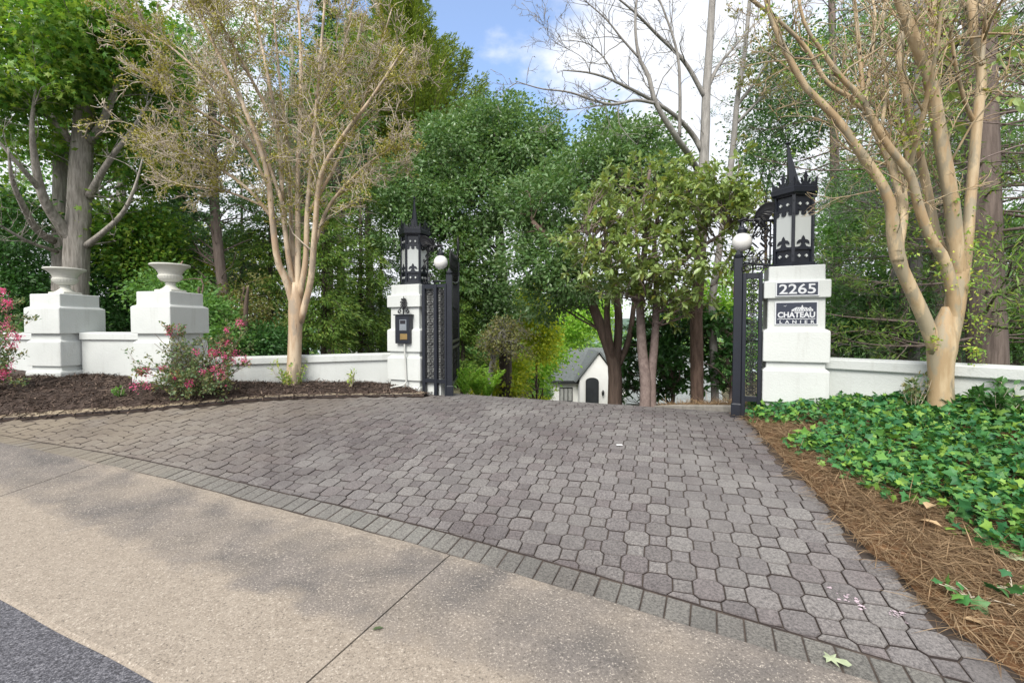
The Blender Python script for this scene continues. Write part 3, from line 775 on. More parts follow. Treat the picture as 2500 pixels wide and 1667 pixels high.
def frame_M(o, d, z=0.):
    """local x along the direction d in plan, y across it"""
    return np.array([[d[0], -d[1], 0, o[0]], [d[1], d[0], 0, o[1]], [0, 0, 1, z], [0, 0, 0, 1.]])
def gate_post_panel(o, d, w, zb, zt, label, foot, narrow=None):
    t = thing('iron_panel', label, 'gate panel', (o[0], o[1], zb), 'fixed iron panels beside the pillars')
    Mx = frame_M(o, d)
    g = MB(); g.M = Mx
    b = min(.058, w * .2)
    g.box(0, b, -.03, .03, zb, zt, .004); g.box(w - b, w, -.03, .03, foot, zt - .002, .004)
    g.box(b - .002, w - b + .002, -.027, .027, zt - .075, zt - .004, .004); g.box(b - .002, w - b + .002, -.027, .027, zb + .27, zb + .335, .004)
    if narrow:
        w2 = w + narrow; g.box(w2 - .035, w2, -.025, .025, zb, zt - .001, .004); g.box(w - .001, w2 - .033, -.02, .02, zt - .06, zt - .006, .003); g.box(w - .001, w2 - .033, -.02, .02, zb + .27, zb + .33, .003)
    g.build('frame', M['iron'], t)
    g = MB(); g.M = Mx; scroll_fill(g, b, w - b, zb + .335, zt - .075, .165, .0062); g.build('scrollwork', M['iron_black'], t, True)
    g = MB(); g.M = Mx
    if narrow: scroll_fill(g, w, w + narrow - .035, zb + .335, zt - .06, .165, .006); g.build('scrollwork', M['iron_black'], t, True)
    # scrolled cresting
    g = MB(); g.M = Mx; T = []
    for m_ in (-1, 1):
        T.append((xz(np.stack([w / 2 + m_ * spiral((0, 0), .06, .018, -1.2, 1.3)[:, 0] + m_ * .065, zt + .06 + spiral((0, 0), .06, .018, -1.2, 1.3)[:, 1]], 1)), np.full(16, .008)))
        T.append((xz(np.stack([w / 2 + m_ * spiral((0, 0), .035, .012, .6, 1.3)[:, 0] + m_ * .025, zt + .14 + spiral((0, 0), .035, .012, .6, 1.3)[:, 1]], 1)), np.full(16, .007)))
    g.tubes(T, 5); g.tube([(w / 2, 0, zt), (w / 2, 0, zt + .12), (w / 2, 0, zt + .24)], [.009, .012, .003], 6)
    g.build('cresting', M['iron_black'], t, True)
    return t
# beside the call box pillar: panel starts at the pillar's inner corner, a narrow second panel follows
LO = CL + GX * .350 + GN * .27
gate_post_panel(LO, GX, .285, .33, 2.215, 'fixed dark iron scroll panel beside the call box pillar', .33, .18)
RO = CR - GX * .345 + GN * .26
gate_post_panel(RO, -GX, .215, .33, 2.17, 'fixed dark iron scroll panel beside the 2265 pillar', .33)
def link_arm(a, b, label):
    g = MB(); g.tube([a, b], [.016, .016], 6)
    g.build('tie_bar', M['iron'], origin=a, label=label, cat='tie bar', smooth=True)
def scroll_bracket(o, d, z0, label):
    """tall openwork of scrolls filling the corner between panel and lantern"""
    t = thing('scroll_bracket', label, 'ironwork', (o[0], o[1], z0), 'openwork scroll brackets')
    g = MB(); g.M = frame_M(o, d); T = []
    rg = np.random.default_rng(2)
    spots = [(.06, .10, .055, 1), (.17, .09, .055, -1), (.28, .08, .05, 1), (.38, .08, .045, -1), (.10, .21, .05, -1), (.20, .20, .048, 1), (.31, .19, .045, 1), (.08, .31, .048, 1), (.17, .32, .045, -1), (.25, .29, .035, -1),
             (.06, .42, .045, -1), (.14, .44, .05, 1), (.07, .53, .042, 1), (.15, .55, .038, -1)]
    for (x, z, r, sg) in spots:
        T.append((xz(np.stack([x + sg * spiral((0, 0), r, .012, rg.uniform(0, 6), 1.4)[:, 0], z0 + z + spiral((0, 0), r, .012, rg.uniform(0, 6), 1.4)[:, 1]], 1)), np.full(16, .0085)))
    for P in (((.0, .02), (.15, .03), (.30, .0), (.45, .02)), ((.02, .55), (.10, .42), (.03, .28), (.12, .15), (.03, .03)), ((.12, .6), (.2, .42), (.24, .22), (.38, .12), (.44, .02)), ((.0, .0), (.0, .3), (.0, .6))):
        T.append((xz(curve(np.array([(a, z0 + b, 0) for a, b in P]), 16)[:, :2]), np.full(16, .010)))
    g.tubes(T, 5); g.build('scrolls', M['iron_black'], t, True)
scroll_bracket(CR - GX * .24 - GN * .08, -GX, 2.24, 'openwork of black iron scrolls under the dragon by the 2265 pillar')
link_arm(np.array([*(LO + GX * .2), 2.26]), np.array([*(LO + GX * .475 - GN * .05), 2.26]), 'thin iron tie bar from the call box pillar to the open gate post')
link_arm(np.array([*(CR - GX * .22 + GN * .2), 2.25]), np.array([*(CR - GX * .55 + GN * .18), 2.30]), 'flat iron tie bar under the scrolls beside the 2265 pillar')
def gate_leaf(o, d, L, flip, label, zb=.50):
    t = thing('gate_leaf', label, 'gate', (o[0], o[1], .28), 'open iron gate leaves')
    Mx = frame_M(o, d)
    g = MB(); g.M = Mx
    ps = .05
    g.box(-ps, ps, -ps, ps, .25, 2.36, .006); g.loft([(-ps - .012, ps + .012, -ps - .012, ps + .012, .25), (-ps - .012, ps + .012, -ps - .012, ps + .012, .55), (-ps, ps, -ps, ps, .565)], .006)
    g.lathe([(.02, 2.36), (.045, 2.37), (.05, 2.40), (.03, 2.43), (.008, 2.47)], 12); g.build('hinge_post', M['iron'], t)
    g = MB(); g.M = Mx
    g.box(.09, .15, -.025, .025, zb, 2.30, .004); g.box(L - .06, L, -.025, .025, zb, 2.9, .004)
    for z in (zb, 1.13, 1.24): g.box(.148, L - .058, -.022, .022, z, z + .05, .004)
    # swan-neck head rail
    top = curve([(.12, 0, 2.28), (.6, 0, 2.30), (1.3, 0, 2.35), (L - .35, 0, 2.45), (L - .03, 0, 2.60)], 24); g.tube(top, np.full(24, .024), 6)
    for z in (.75, 1.9): g.box(.03, .10, -.018, .018, z, z + .04, .003)
    g.build('frame', M['iron'], t)
    g = MB(); g.M = Mx; T = []
    n = int((L - .25) / .115)
    for k in range(n):
        x = .2 + k * .115; zt = np.interp(x, [.12, .6, 1.3, L - .35, L - .03], [2.28, 2.30, 2.35, 2.45, 2.60])
        T.append((np.array([(x, 0, zb + .05), (x, 0, 1.7), (x, 0, zt)]), np.full(3, .0085)))
        # crest: uprights with leaf heads above the head rail
        hh = .50 + (.05 if k % 2 else 0)
        T.append((np.array([(x, 0, zt), (x, 0, zt + hh * .6), (x, 0, zt + hh * .82), (x, 0, zt + hh)]), np.array([.008, .009, .022, .003])))
        T.append((xz(np.stack([x + .04 + spiral((0, 0), .045, .014, 2.6, 1.2)[:, 0], zt + .09 + (k % 3) * .05 + spiral((0, 0), .045, .014, 2.6, 1.2)[:, 1]], 1)), np.full(16, .008)))
        T.append((xz(np.stack([x + .05 - spiral((0, 0), .04, .014, 0, 1.2)[:, 0], zt + .23 + spiral((0, 0), .04, .014, 0, 1.2)[:, 1]], 1)), np.full(16, .008)))
        for z in (1.52, 1.86): T.append((xz(np.stack([x + .055 + spiral((0, 0), .04, .012, 1, 1.3)[:, 0], z + spiral((0, 0), .04, .012, 1, 1.3)[:, 1]], 1)), np.full(16, .007)))
    T.append((np.array([(L - .03, 0, 2.9), (L - .03, 0, 3.1), (L - .03, 0, 3.32), (L - .03, 0, 3.46)]), np.array([.016, .02, .035, .004])))
    g.tubes(T, 4); scroll_fill(g, .15, .15 + (L - .21) / 3, zb + .05, 1.13, .28, .008); scroll_fill(g, .15 + (L - .21) / 3, .15 + 2 * (L - .21) / 3, zb + .05, 1.13, .28, .008); scroll_fill(g, .15 + 2 * (L - .21) / 3, L - .06, zb + .05, 1.13, .28, .008)
    g.build('bars', M['iron_black'], t, True)
gl = LO + GX * .475 - GN * .06
gate_leaf(gl, (-.055, .998), 2.35, 1, 'open dark iron gate leaf hung beyond the call box pillar')
gr = RO - GX * .262 - GN * .06
dd = np.array([gr[0], gr[1]]); dd = dd / np.linalg.norm(dd); ang = math.atan2(dd[1], dd[0]) - R(1.0)
gate_leaf(gr, (math.cos(ang), math.sin(ang)), 2.35, -1, 'open dark iron gate leaf seen edge-on beside the 2265 pillar')

# ------------------------------------------------------------------ call box on the near face of the left pillar
cb = thing('call_box', 'dark wall-mounted gate call box with ornate iron finial', 'call box', (*(CL + GN * .300 + GX * .03), 1.24), None, GR, True)
g = MB(); g.box(-.145, .145, -.105, 0, 0, .47, .006); g.box(-.165, .165, -.125, .002, .47, .486, .004); g.build('housing', M['iron'], cb)
g = MB(); g.box(-.05, .09, -.112, -.104, .215, .40, .004); g.build('intercom_plate', M['steel'], cb)
g = MB(); g.box(-.033, .073, -.1165, -.111, .325, .385, .002); g.build('screen', M['screen'], cb)
g = MB()
for i in range(3):
    for j in range(4): g.box(-.03 + i * .033, -.010 + i * .033, -.1165, -.111, .228 + j * .021, .240 + j * .021, .001)
g.build('keypad', M['rust_rib'], cb)
g = MB(); g.box(-.04, .105, -.114, -.104, .065, .165, .005); g.box(-.015, .08, -.118, -.1135, .09, .14, .002); g.build('lock_plate', M['brass'], cb)
g = MB(); T = []
for m_ in (-1, 1):
    for (cx, cz, r, a, tn) in ((.085, .535, .035, -2.2, 1.4), (.035, .58, .045, -1.4, .8), (.040, .64, .028, 2.4, 1.2), (.045, .69, .024, 2.6, 1.2), (.032, .735, .020, 2.8, 1.2)):
        P = spiral((0, 0), r, r * .3, a, tn, 14); T.append((xz(np.stack([m_ * (cx + P[:, 0]), cz + P[:, 1]], 1), -.06), np.full(14, .008)))
T.append((np.array([(0, -.06, .48), (0, -.06, .6), (0, -.06, .72), (0, -.06, .79)]), np.array([.010, .012, .014, .003])))
g.tubes(T, 5)
for z in (.62, .68, .74): g.lathe([(.004, z - .02), (.020, z), (.004, z + .022)], 8, 0, -.06)
g.build('finial', M['iron_black'], cb, True)
c0 = CL + GN * .355 + GX * .075
g = MB(); b0 = CL + GN * .46
def cp(a, n_, z): return np.array([*(CL + GX * a + GN * n_), z])
g.tube(curve([cp(.06, .38, 1.24), cp(.06, .375, 1.10), cp(.065, .362, .9), (cp(.075, .362, .66)), cp(.075, .365, .60), cp(.03, .40, .545), cp(-.08, .45, .525), cp(-.16, .48, .50)], 40), np.full(40, .014), 8)
g.build('conduit', M['pvc'], origin=cp(.06, .36, .5), smooth=True, label='white conduit pipe running down from the call box into mulch', cat='pipe')

# ------------------------------------------------------------------ signs
def text_into(g, body, size, x, z, y, width=None, bold=0., spacing=1.):
    cu = bpy.data.curves.new('lettering', 'FONT'); cu.body = body; cu.size = size; cu.extrude = .0012; cu.offset = bold; cu.align_x = 'CENTER'; cu.space_character = spacing; cu.resolution_u = 6
    o = bpy.data.objects.new('lettering', cu); C.objects.link(o)
    bpy.context.view_layer.update()
    me = bpy.data.meshes.new_from_object(o.evaluated_get(bpy.context.evaluated_depsgraph_get()))
    V = np.array([v.co[:] for v in me.vertices]); F = [tuple(p.vertices) for p in me.polygons]
    w = V[:, 0].max() - V[:, 0].min(); k = width / w if width else 1.
    cx = (V[:, 0].max() + V[:, 0].min()) / 2
    g.add(np.stack([x + (V[:, 0] - cx) * k, y - V[:, 2], z + V[:, 1]], 1), F)
    bpy.data.objects.remove(o); bpy.data.meshes.remove(me); bpy.data.curves.remove(cu)
def sign(label, z, w, h, n_):
    t = thing('address_sign', label, 'sign', (*(CR + GN * n_), z), 'navy signs on the gate pillar', GR, True)
    g = MB(); g.box(-w / 2, w / 2, -.012, .0, -h / 2, h / 2, .002); g.build('frame', M['sign_white'], t)
    g = MB(); g.box(-w / 2 + .014, w / 2 - .014, -.0145, -.010, -h / 2 + .014, h / 2 - .014); g.build('plate', M['sign'], t)
    return t
s1 = sign('navy house number sign reading 2265', 1.953, .435, .172, .337)
g = MB(); text_into(g, '2265', .158, 0, -.055, -.0155, .365, .0022); g.build('lettering', M['sign_white'], s1)
s2 = sign('navy sign reading CHATEAU LANIER with a house drawing', 1.672, .435, .275, .293)
g = MB(); text_into(g, 'CHATEAU', .088, 0, -.048, -.0155, .375, .003); text_into(g, 'LANIER', .050, .008, -.1175, -.0155, .35, .0012, 2.0)
zz = [(x, -.066 + .0035 * math.sin(x * 210)) for x in np.linspace(-.19, .19, 80)]
for a, b in zip(zz[:-1], zz[1:]): g.prism([(a[0], a[1] - .0035), (b[0], b[1] - .0035), (b[0], b[1] + .0035), (a[0], a[1] + .0035)], -.0168, -.0142)
g.build('lettering', M['sign_white'], s2)
g = MB(); k = .0168
def pr(P, d=.0): g.prism([(x, z) for x, z in P], -k - d, -.0142)
pr([(-.135, .085), (-.115, .087), (-.108, .084), (-.095, .098), (-.104, .093), (-.107, .080), (-.118, .083)])
pr([(-.048, .024), (.168, .024), (.165, .045), (.155, .048), (.14, .058), (.118, .056), (.10, .066), (.04, .068), (.0, .070), (-.02, .056), (-.046, .040)])
pr([(.050, .066), (.054, .088), (.060, .095), (.066, .088), (.070, .066)]); pr([(.128, .055), (.132, .068), (.145, .070), (.150, .055)])
g.build('emblem', M['sign_white'], s2)
g = MB()
for i_, (x, z) in enumerate(((-.02, .036), (.0, .036), (.02, .036), (.045, .034), (.07, .036), (.095, .036), (.12, .036), (.148, .036), (.01, .055), (.03, .055), (.085, .055), (.11, .05), (.135, .05))): g.box(x - .004, x + .004, -.0176, -.0142, z - .005, z + .005)
g.box(.0, .10, -.0176, -.0142, .0455, .0475)
g.build('emblem_window', M['sign'], s2)
# ------------------------------------------------------------------ foliage tools
TM = {
 'oval': (np.array([(0, 0, 0), (.45, .27, .05), (1, 0, -.06), (.45, -.27, .05)]), [(0, 1, 2), (0, 2, 3)]),
 'long': (np.array([(0, 0, 0), (.4, .17, .05), (1, 0, -.12), (.4, -.17, .05)]), [(0, 1, 2), (0, 2, 3)]),
 'big': (np.array([(0, 0, 0), (.32, .20, .06), (.72, .17, .03), (1, 0, -.08), (.72, -.17, .03), (.32, -.20, .06), (.5, 0, 0)]), [(0, 6, 2, 1), (6, 3, 2), (0, 5, 4, 6), (6, 4, 3)]),
 'needle': (np.array([(0, 0, 0), (.5, .05, .0), (1, 0, -.04), (.5, -.05, .0)]), [(0, 1, 2), (0, 2, 3)]),
 'spray': (np.array([(0, 0, 0), (.35, .16, .02), (1, 0, -.10), (.35, -.16, .02)]), [(0, 1, 2), (0, 2, 3)]),
 'straw': (np.array([(0, .009, 0), (.5, .012, .035), (1, .0, 0), (.5, -.012, .035), (0, -.009, 0)]), [(0, 4, 3, 1), (1, 3, 2)]),
 'chip': (np.array([(0, .08, 0), (1, .05, .02), (.95, -.07, 0), (.05, -.09, .02)]), [(0, 1, 2), (0, 2, 3)]),
}
def _lobed(tips, notch):
    P = [(0, 0, 0)]
    for a, r in tips: P.append((.28 + r * math.cos(a), r * math.sin(a), -.10 * r))
    return P
def lobed(spec):
    ctr = (.30, 0, .04); pts = [(.30 + r * math.cos(a), r * math.sin(a), -.12 * r * r) for a, r in spec]
    n = len(pts)
    return np.array([ctr] + pts), [(0, 1 + i, 1 + (i + 1) % n) for i in range(n)]
TM['ivy'] = lobed([(R(-180), .22), (R(-140), .42), (R(-115), .30), (R(-75), .52), (R(-42), .34), (0, .70), (R(42), .34), (R(75), .52), (R(115), .30), (R(140), .42)])
TM['maple'] = lobed([(R(-180), .28), (R(-120), .48), (R(-95), .26), (R(-55), .66), (R(-28), .26), (0, .74), (R(28), .26), (R(55), .66), (R(95), .26), (R(120), .48)])
TM['oak'] = lobed([(R(180), .30), (R(-150), .22), (R(-120), .44), (R(-95), .16), (R(-62), .52), (R(-38), .2), (R(-22), .6), (0, .72), (R(22), .6), (R(38), .2), (R(62), .52), (R(95), .16), (R(120), .44), (R(150), .22)])
def unit(a): return a / (np.linalg.norm(a, axis=-1, keepdims=True) + 1e-9)
def leaves(g, P, size, tmpl, rng, axis=None, jit=.6, up=.5, sv=.3, width=1.):
    """one small folded leaf per point"""
    P = np.asarray(P, float); n = len(P)
    if n == 0: return
    A = rng.normal(size=(n, 3))
    if axis is not None: A = unit(np.asarray(axis, float)) + jit * A
    else: A[:, 2] -= .35
    A = unit(A); N = rng.normal(size=(n, 3)); N = unit(N) + np.array([0, 0, up * 2])
    S = unit(np.cross(N, A)); N = np.cross(A, S)
    L = np.asarray(size) * (1 + sv * rng.uniform(-1, 1, n))
    T, F = TM[tmpl]
    V = P[:, None, :] + L[:, None, None] * (T[None, :, :1] * A[:, None, :] + width * T[None, :, 1:2] * S[:, None, :] + T[None, :, 2:3] * N[:, None, :])
    k = len(T); by = {}
    for f in F: by.setdefault(len(f), []).append(f)
    off = (np.arange(n) * k)[:, None, None]
    n0 = g.n
    g.add(V.reshape(-1, 3), (np.array(list(by.items())[0][1])[None] + off).reshape(-1, list(by)[0]))
    for kk in list(by)[1:]: g.f.append((np.array(by[kk])[None] + off).reshape(-1, kk).astype(np.int64) + n0)
def twigs(rng, pts, rad, n, L, spread, up, lev, out, f0=.3, k=6, wig=.22, ratio=.55, kids=4, rmin=.003):
    """side shoots along a limb, and shoots along those"""
    pts = np.asarray(pts); m = len(pts); rad = np.broadcast_to(rad, (m,))
    for _ in range(n):
        f = f0 + (1 - f0) * rng.random(); x = f * (m - 1); i = min(int(x), m - 2); w = x - i
        p = pts[i] * (1 - w) + pts[i + 1] * w; T = pts[i + 1] - pts[i]; T = T / (np.linalg.norm(T) + 1e-9)
        d = T * .75 + rng.normal(size=3) * spread; d[2] += up; d /= np.linalg.norm(d)
        l = L * rng.uniform(.45, 1.25) * (1.15 - .55 * f); r0 = max(rmin, min(rad[i] * .6, l * .013))
        q = [p]
        for _ in range(k - 1):
            d = d + rng.normal(size=3) * wig; d[2] += up * .25; d /= np.linalg.norm(d); q.append(q[-1] + d * l / (k - 1))
        q = np.array(q); out.append((q, np.linspace(r0, max(rmin * .6, r0 * .35), k), lev))
        if lev > 1: twigs(rng, q, np.linspace(r0, r0 * .4, k), kids, l * ratio, spread, up, lev - 1, out, .25, k, wig, ratio, kids, rmin)
def px_limb(spec, n=20):
    """limb through photo points (u, v, depth, radius in metres)"""
    P = np.array([[*at(a[0], a[1], a[2]), a[3]] for a in spec])
    Q = curve(P, n); return Q[:, :3], Q[:, 3]
def along(rng, tw, n, lo=.2, spread=.02):
    """points scattered along the given shoots, with their directions"""
    Q = []; A = []
    idx = rng.integers(0, len(tw), n)
    for i in idx:
        q = tw[i][0]; x = (lo + (1 - lo) * rng.random()) * (len(q) - 1); j = min(int(x), len(q) - 2); w = x - j
        Q.append(q[j] * (1 - w) + q[j + 1] * w); A.append(q[j + 1] - q[j])
    Q = np.array(Q); return Q + rng.normal(size=Q.shape) * spread, unit(np.array(A))
def blob(u, v, Y, ru, rv, rY): return (at(u, v, Y), np.array([ru * Y / FPX, rY, rv * Y / FPX]))
def clumps(rng, blobs, n):
    vol = np.array([b[1][0] * b[1][2] for b in blobs]); ix = rng.choice(len(blobs), n, p=vol / vol.sum())
    D = unit(rng.normal(size=(n, 3))); rr_ = rng.uniform(.25, 1.05, n) ** .5 * np.where(rng.random(n) < .14, 1.22, 1.)
    Cc = np.array([blobs[i][0] for i in ix]); Rd = np.array([blobs[i][1] for i in ix])
    return Cc + D * Rd * rr_[:, None], D
def crown(g, rng, blobs, nc, nl, cs, leaf, tmpl, flat=.6, up=.5, out_axis=.5, sv=.35):
    Cc, D = clumps(rng, blobs, nc)
    cnt = rng.poisson(nl, nc) + 2
    P = np.repeat(Cc, cnt, 0); sc_ = np.repeat(cs * rng.uniform(.6, 1.4, nc), cnt)
    O = rng.normal(size=P.shape) * np.array([1, 1, flat]) * sc_[:, None] * .55
    ax = O + np.repeat(D, cnt, 0) * out_axis * sc_[:, None]; ax[:, 2] -= .25 * sc_
    leaves(g, P + O, leaf, tmpl, rng, ax, .5, up, sv)
    return Cc
def connect(rng, out, stems, Cc, n, r=.02, sag=.1):
    """limbs from the stems out to the leaf clumps"""
    S = np.concatenate([s[0] for s in stems]); SR = np.concatenate([s[1] for s in stems])
    for i in rng.choice(len(Cc), min(n, len(Cc)), replace=False):
        c = Cc[i]; d = np.linalg.norm((S - c) * np.array([1, 1, 1.6]) + np.array([0, 0, 1]) * .8 * np.linalg.norm(S[:, :2] - c[:2], axis=1)[:, None], axis=1)
        j = int(np.argmin(d)); p = S[j]; L = np.linalg.norm(c - p)
        m1_ = p * .6 + c * .4 + rng.normal(size=3) * .08 * L + np.array([0, 0, .06 * L]); m2_ = p * .25 + c * .75 + rng.normal(size=3) * .06 * L
        rr_ = min(SR[j] * .55, r * (.5 + .35 * L))
        out.append((curve([p, m1_, m2_, c], 9), np.linspace(rr_, .25 * rr_ + .002, 9), 1))
def stem_mesh(name, mat, parent, polys, thick=.02):
    """trunk and limbs as one mesh: round where thick, few-sided where thin"""
    g = MB()
    a = [(p[0], p[1]) for p in polys if np.max(p[1]) >= thick]; b = [(p[0], p[1]) for p in polys if np.max(p[1]) < thick]
    if a: g.tubes(a, 10)
    if b: g.tubes(b, 4)
    return g.build(name, mat, parent, True)
def ground_base(u, Y):
    p = at(u, 900, Y); return np.array([p[0], p[1], tz(p[0], p[1])])
def m_peel(name='peeling_tan_bark', a=(.35, .25, .14), b_=(.46, .36, .225), c_=(.29, .25, .175)):
    m, nt, p, _ = mat_new(name)
    n = noise(nt, 1.6, 5, .55, sc3=(5, 5, .8)); n2 = noise(nt, 2.2, 5, .6, sc3=(4, 4, 1.2)); n3 = noise(nt, 5., 6, .7, sc3=(6, 6, .6))
    c = mixc(nt, maprange(nt, n.outputs['Fac'], .44, .56), a, b_)
    c = mixc(nt, maprange(nt, n2.outputs['Fac'], .50, .56, 0, .9), c, c_)
    c = mixc(nt, maprange(nt, n3.outputs['Fac'], .62, .68, 0, .8), c, (.15, .09, .05))
    nt.links.new(c, p.inputs['Base Color']); p.inputs['Roughness'].default_value = .62
    h = mixc(nt, .5, n2.outputs['Color'], n3.outputs['Color']); bump(nt, p, h, .6, .012)
    return m
def m_twotone():
    m, nt, p, _ = mat_new('brown_to_grey_bark'); n = noise(nt, 2.4, 7, .65, sc3=(8, 8, 1.4))
    g = nt.nodes.new('ShaderNodeNewGeometry'); s = nt.nodes.new('ShaderNodeSeparateXYZ'); nt.links.new(g.outputs['Position'], s.inputs[0])
    lo = mixc(nt, maprange(nt, n.outputs['Fac'], .35, .65), (.085, .055, .042), (.20, .135, .105)); hi = mixc(nt, maprange(nt, n.outputs['Fac'], .35, .65), (.20, .19, .18), (.34, .325, .305))
    nt.links.new(mixc(nt, maprange(nt, s.outputs['Z'], 2.4, 4.2), lo, hi), p.inputs['Base Color']); p.inputs['Roughness'].default_value = .85; bump(nt, p, n.outputs['Fac'], 1., .02); return m
BK = {
 'two': m_twotone(),
 'crape': m_peel('crape_bark', (.40, .29, .19), (.52, .42, .30), (.30, .245, .185)),
 'crape2': m_peel(),
 'twig': mat_bark('dry_twig', (.40, .34, .26), (.56, .49, .40), (5, 5, 2), .3, 2.5),
 'grey': mat_bark('grey_bark', (.15, .135, .115), (.43, .40, .36), (8, 8, 1.1), 1., 2.6),
 'palegrey': mat_bark('pale_grey_bark', (.20, .19, .18), (.33, .315, .295), (7, 7, 3), .5, 3),
 'brown': mat_bark('brown_bark', (.075, .052, .04), (.17, .12, .095), (9, 9, 1.2), 1., 2.),
 'dark': mat_bark('dark_bark', (.045, .035, .03), (.11, .085, .07), (8, 8, 1.5), .9, 2.),
 'mag': mat_bark('magnolia_bark', (.15, .11, .10), (.27, .21, .19), (5, 5, 4), .5, 3),
 'pine': mat_bark('pine_bark', (.10, .075, .065), (.21, .165, .145), (10, 10, 1.3), 1., 2.),
 'ashen': mat_bark('ashen_bark', (.13, .12, .125), (.24, .225, .225), (8, 8, 1.3), .9, 2.),
}
def leafm(name, cols, trans=.35, rough=.45, spec=.4):
    G = {'pink_blossom': 1., 'ivy_leaf': 1.25, 'dark_shrub_leaf': 1.3, 'maple_leaf': 1.4, 'glossy_green_leaf': 1.65, 'yellow_green_leaf': 1.9, 'cypress_spray': 1.3, 'magnolia_leaf': 1.6, 'far_leaf': 2.2}.get(name, LEAF_GAIN)
    return mat_leaf(name, [tuple(min(.7, c * G) for c in q) for q in cols], trans, rough, spec)
LEAF_GAIN = 1.7
LF = {
 'maple': leafm('maple_leaf', [(.04, .105, .02), (.08, .19, .03), (.16, .26, .04), (.055, .135, .025), (.22, .29, .045), (.10, .22, .035)], .4),
 'moss': leafm('mossy_leaf', [(.15, .14, .028), (.22, .205, .035), (.12, .12, .03), (.31, .28, .075)], .25),
 'gum': leafm('glossy_green_leaf', [(.042, .095, .028), (.07, .135, .045), (.11, .18, .075), (.05, .105, .03), (.15, .205, .105)], .3, .32, .6),
 'cypress': leafm('cypress_spray', [(.075, .125, .02), (.12, .185, .03), (.17, .215, .035), (.06, .10, .025)], .3),
 'mag': leafm('magnolia_leaf', [(.10, .15, .045), (.16, .22, .075), (.20, .26, .10), (.12, .18, .05), (.13, .19, .06), (.17, .17, .035), (.14, .20, .06), (.18, .24, .09), (.24, .30, .14)], .3, .3, .6),
 'hem': leafm('hemlock_needle', [(.06, .12, .025), (.095, .17, .035), (.135, .205, .04), (.05, .11, .028), (.17, .21, .04)], .3),
 'dkhem': leafm('dark_conifer_needle', [(.03, .07, .03), (.05, .10, .04), (.07, .13, .045), (.04, .085, .03)], .25),
 'shrub': leafm('dark_shrub_leaf', [(.025, .08, .02), (.045, .12, .03), (.07, .165, .045), (.03, .09, .025)], .25, .35, .5),
 'mid': leafm('mid_green_leaf', [(.05, .12, .03), (.085, .175, .045), (.11, .205, .055), (.06, .14, .035)], .35),
 'yellow': leafm('yellow_green_leaf', [(.14, .21, .03), (.24, .29, .03), (.34, .34, .035), (.10, .17, .03)], .4),
 'olive': leafm('olive_leaf', [(.10, .11, .035), (.15, .155, .05), (.12, .135, .05), (.18, .15, .07)], .3),
 'ivy': leafm('ivy_leaf', [(.016, .085, .03), (.035, .14, .045), (.06, .185, .05), (.025, .105, .045), (.12, .26, .045), (.03, .11, .05), (.045, .15, .04), (.19, .31, .05), (.022, .095, .03)], .2, .5, .35),
 'sprout': leafm('young_leaf', [(.08, .17, .035), (.16, .25, .05), (.30, .32, .06), (.05, .12, .03)], .35),
 'shrub2': leafm('greygreen_leaf', [(.06, .095, .045), (.10, .135, .065), (.05, .10, .05), (.15, .14, .06), (.03, .085, .03), (.20, .15, .07)], .3),
 'pink': leafm('pink_blossom', [(.70, .06, .27), (.78, .15, .38), (.62, .035, .20), (.76, .32, .48)], .35),
 'fern': leafm('fern_green', [(.10, .22, .03), (.18, .31, .04), (.22, .34, .06)], .4),
 'wood': leafm('far_leaf', [(.045, .10, .04), (.07, .14, .05), (.10, .18, .055), (.055, .115, .04), (.12, .17, .05)], .35),
}
def tree(name, label, cat, base, stems, blobs, bark, leaf, seed, nc, nl, cs, ls, tmpl, nlimb=40, group='trees beyond the walls', twig=0, thick=.02, part='crown', extra=None, flat=.6, lr=.02, up=.5):
    rng = np.random.default_rng(seed)
    t = thing(name, label, cat, base, group)
    st_ = [px_limb(s) for s in stems]
    polys = [(p, r, 9) for p, r in st_]
    if blobs:
        g = MB(); Cc = crown(g, rng, blobs, nc, nl, cs, ls, tmpl, flat, up)
        connect(rng, polys, st_, Cc, nlimb, lr)
    if twig:
        out = []
        for p, r in st_: twigs(rng, p, r, twig, .9, .5, .15, 2, out, .3, 6, .2, .5, 4, .004)
        polys += out
    stem_mesh('trunk', BK[bark], t, polys, thick)
    if blobs: g.build(part, LF[leaf], t)
    return t
# ------------------------------------------------------------------ planted beds in front of the walls
def dist_poly(P, X, Y):
    P = np.asarray(P)[:, :2]; best = np.full(np.shape(X), 1e9)
    for a, b in zip(P[:-1], P[1:]):
        d = b - a; L = d @ d; k = np.clip(((X - a[0]) * d[0] + (Y - a[1]) * d[1]) / L, 0, 1)
        best = np.minimum(best, np.hypot(X - a[0] - d[0] * k, Y - a[1] - d[1] * k))
    return best
def wob(x, y): return .5 * np.sin(x * 3.1 + 1.7 * np.sin(y * 2.3)) * np.sin(y * 2.7 + .6) + .3 * np.sin(x * 7.3 + y * 5.1) + .2 * np.sin(x * 13.1 - y * 11.7)
WLP = np.array([(-13, 10.3), (-10.4, 8.96), (-8.96, 8.26), (-7.38, 7.53), (-6.37, 7.47), (-5.38, 7.1), (-4.95, 7.25), (-4.3, 7.4), (-3.4, 7.7), (-2.6, 7.95), (-2.0, 8.0), (-1.75, 7.66), (-1.35, 7.52)])
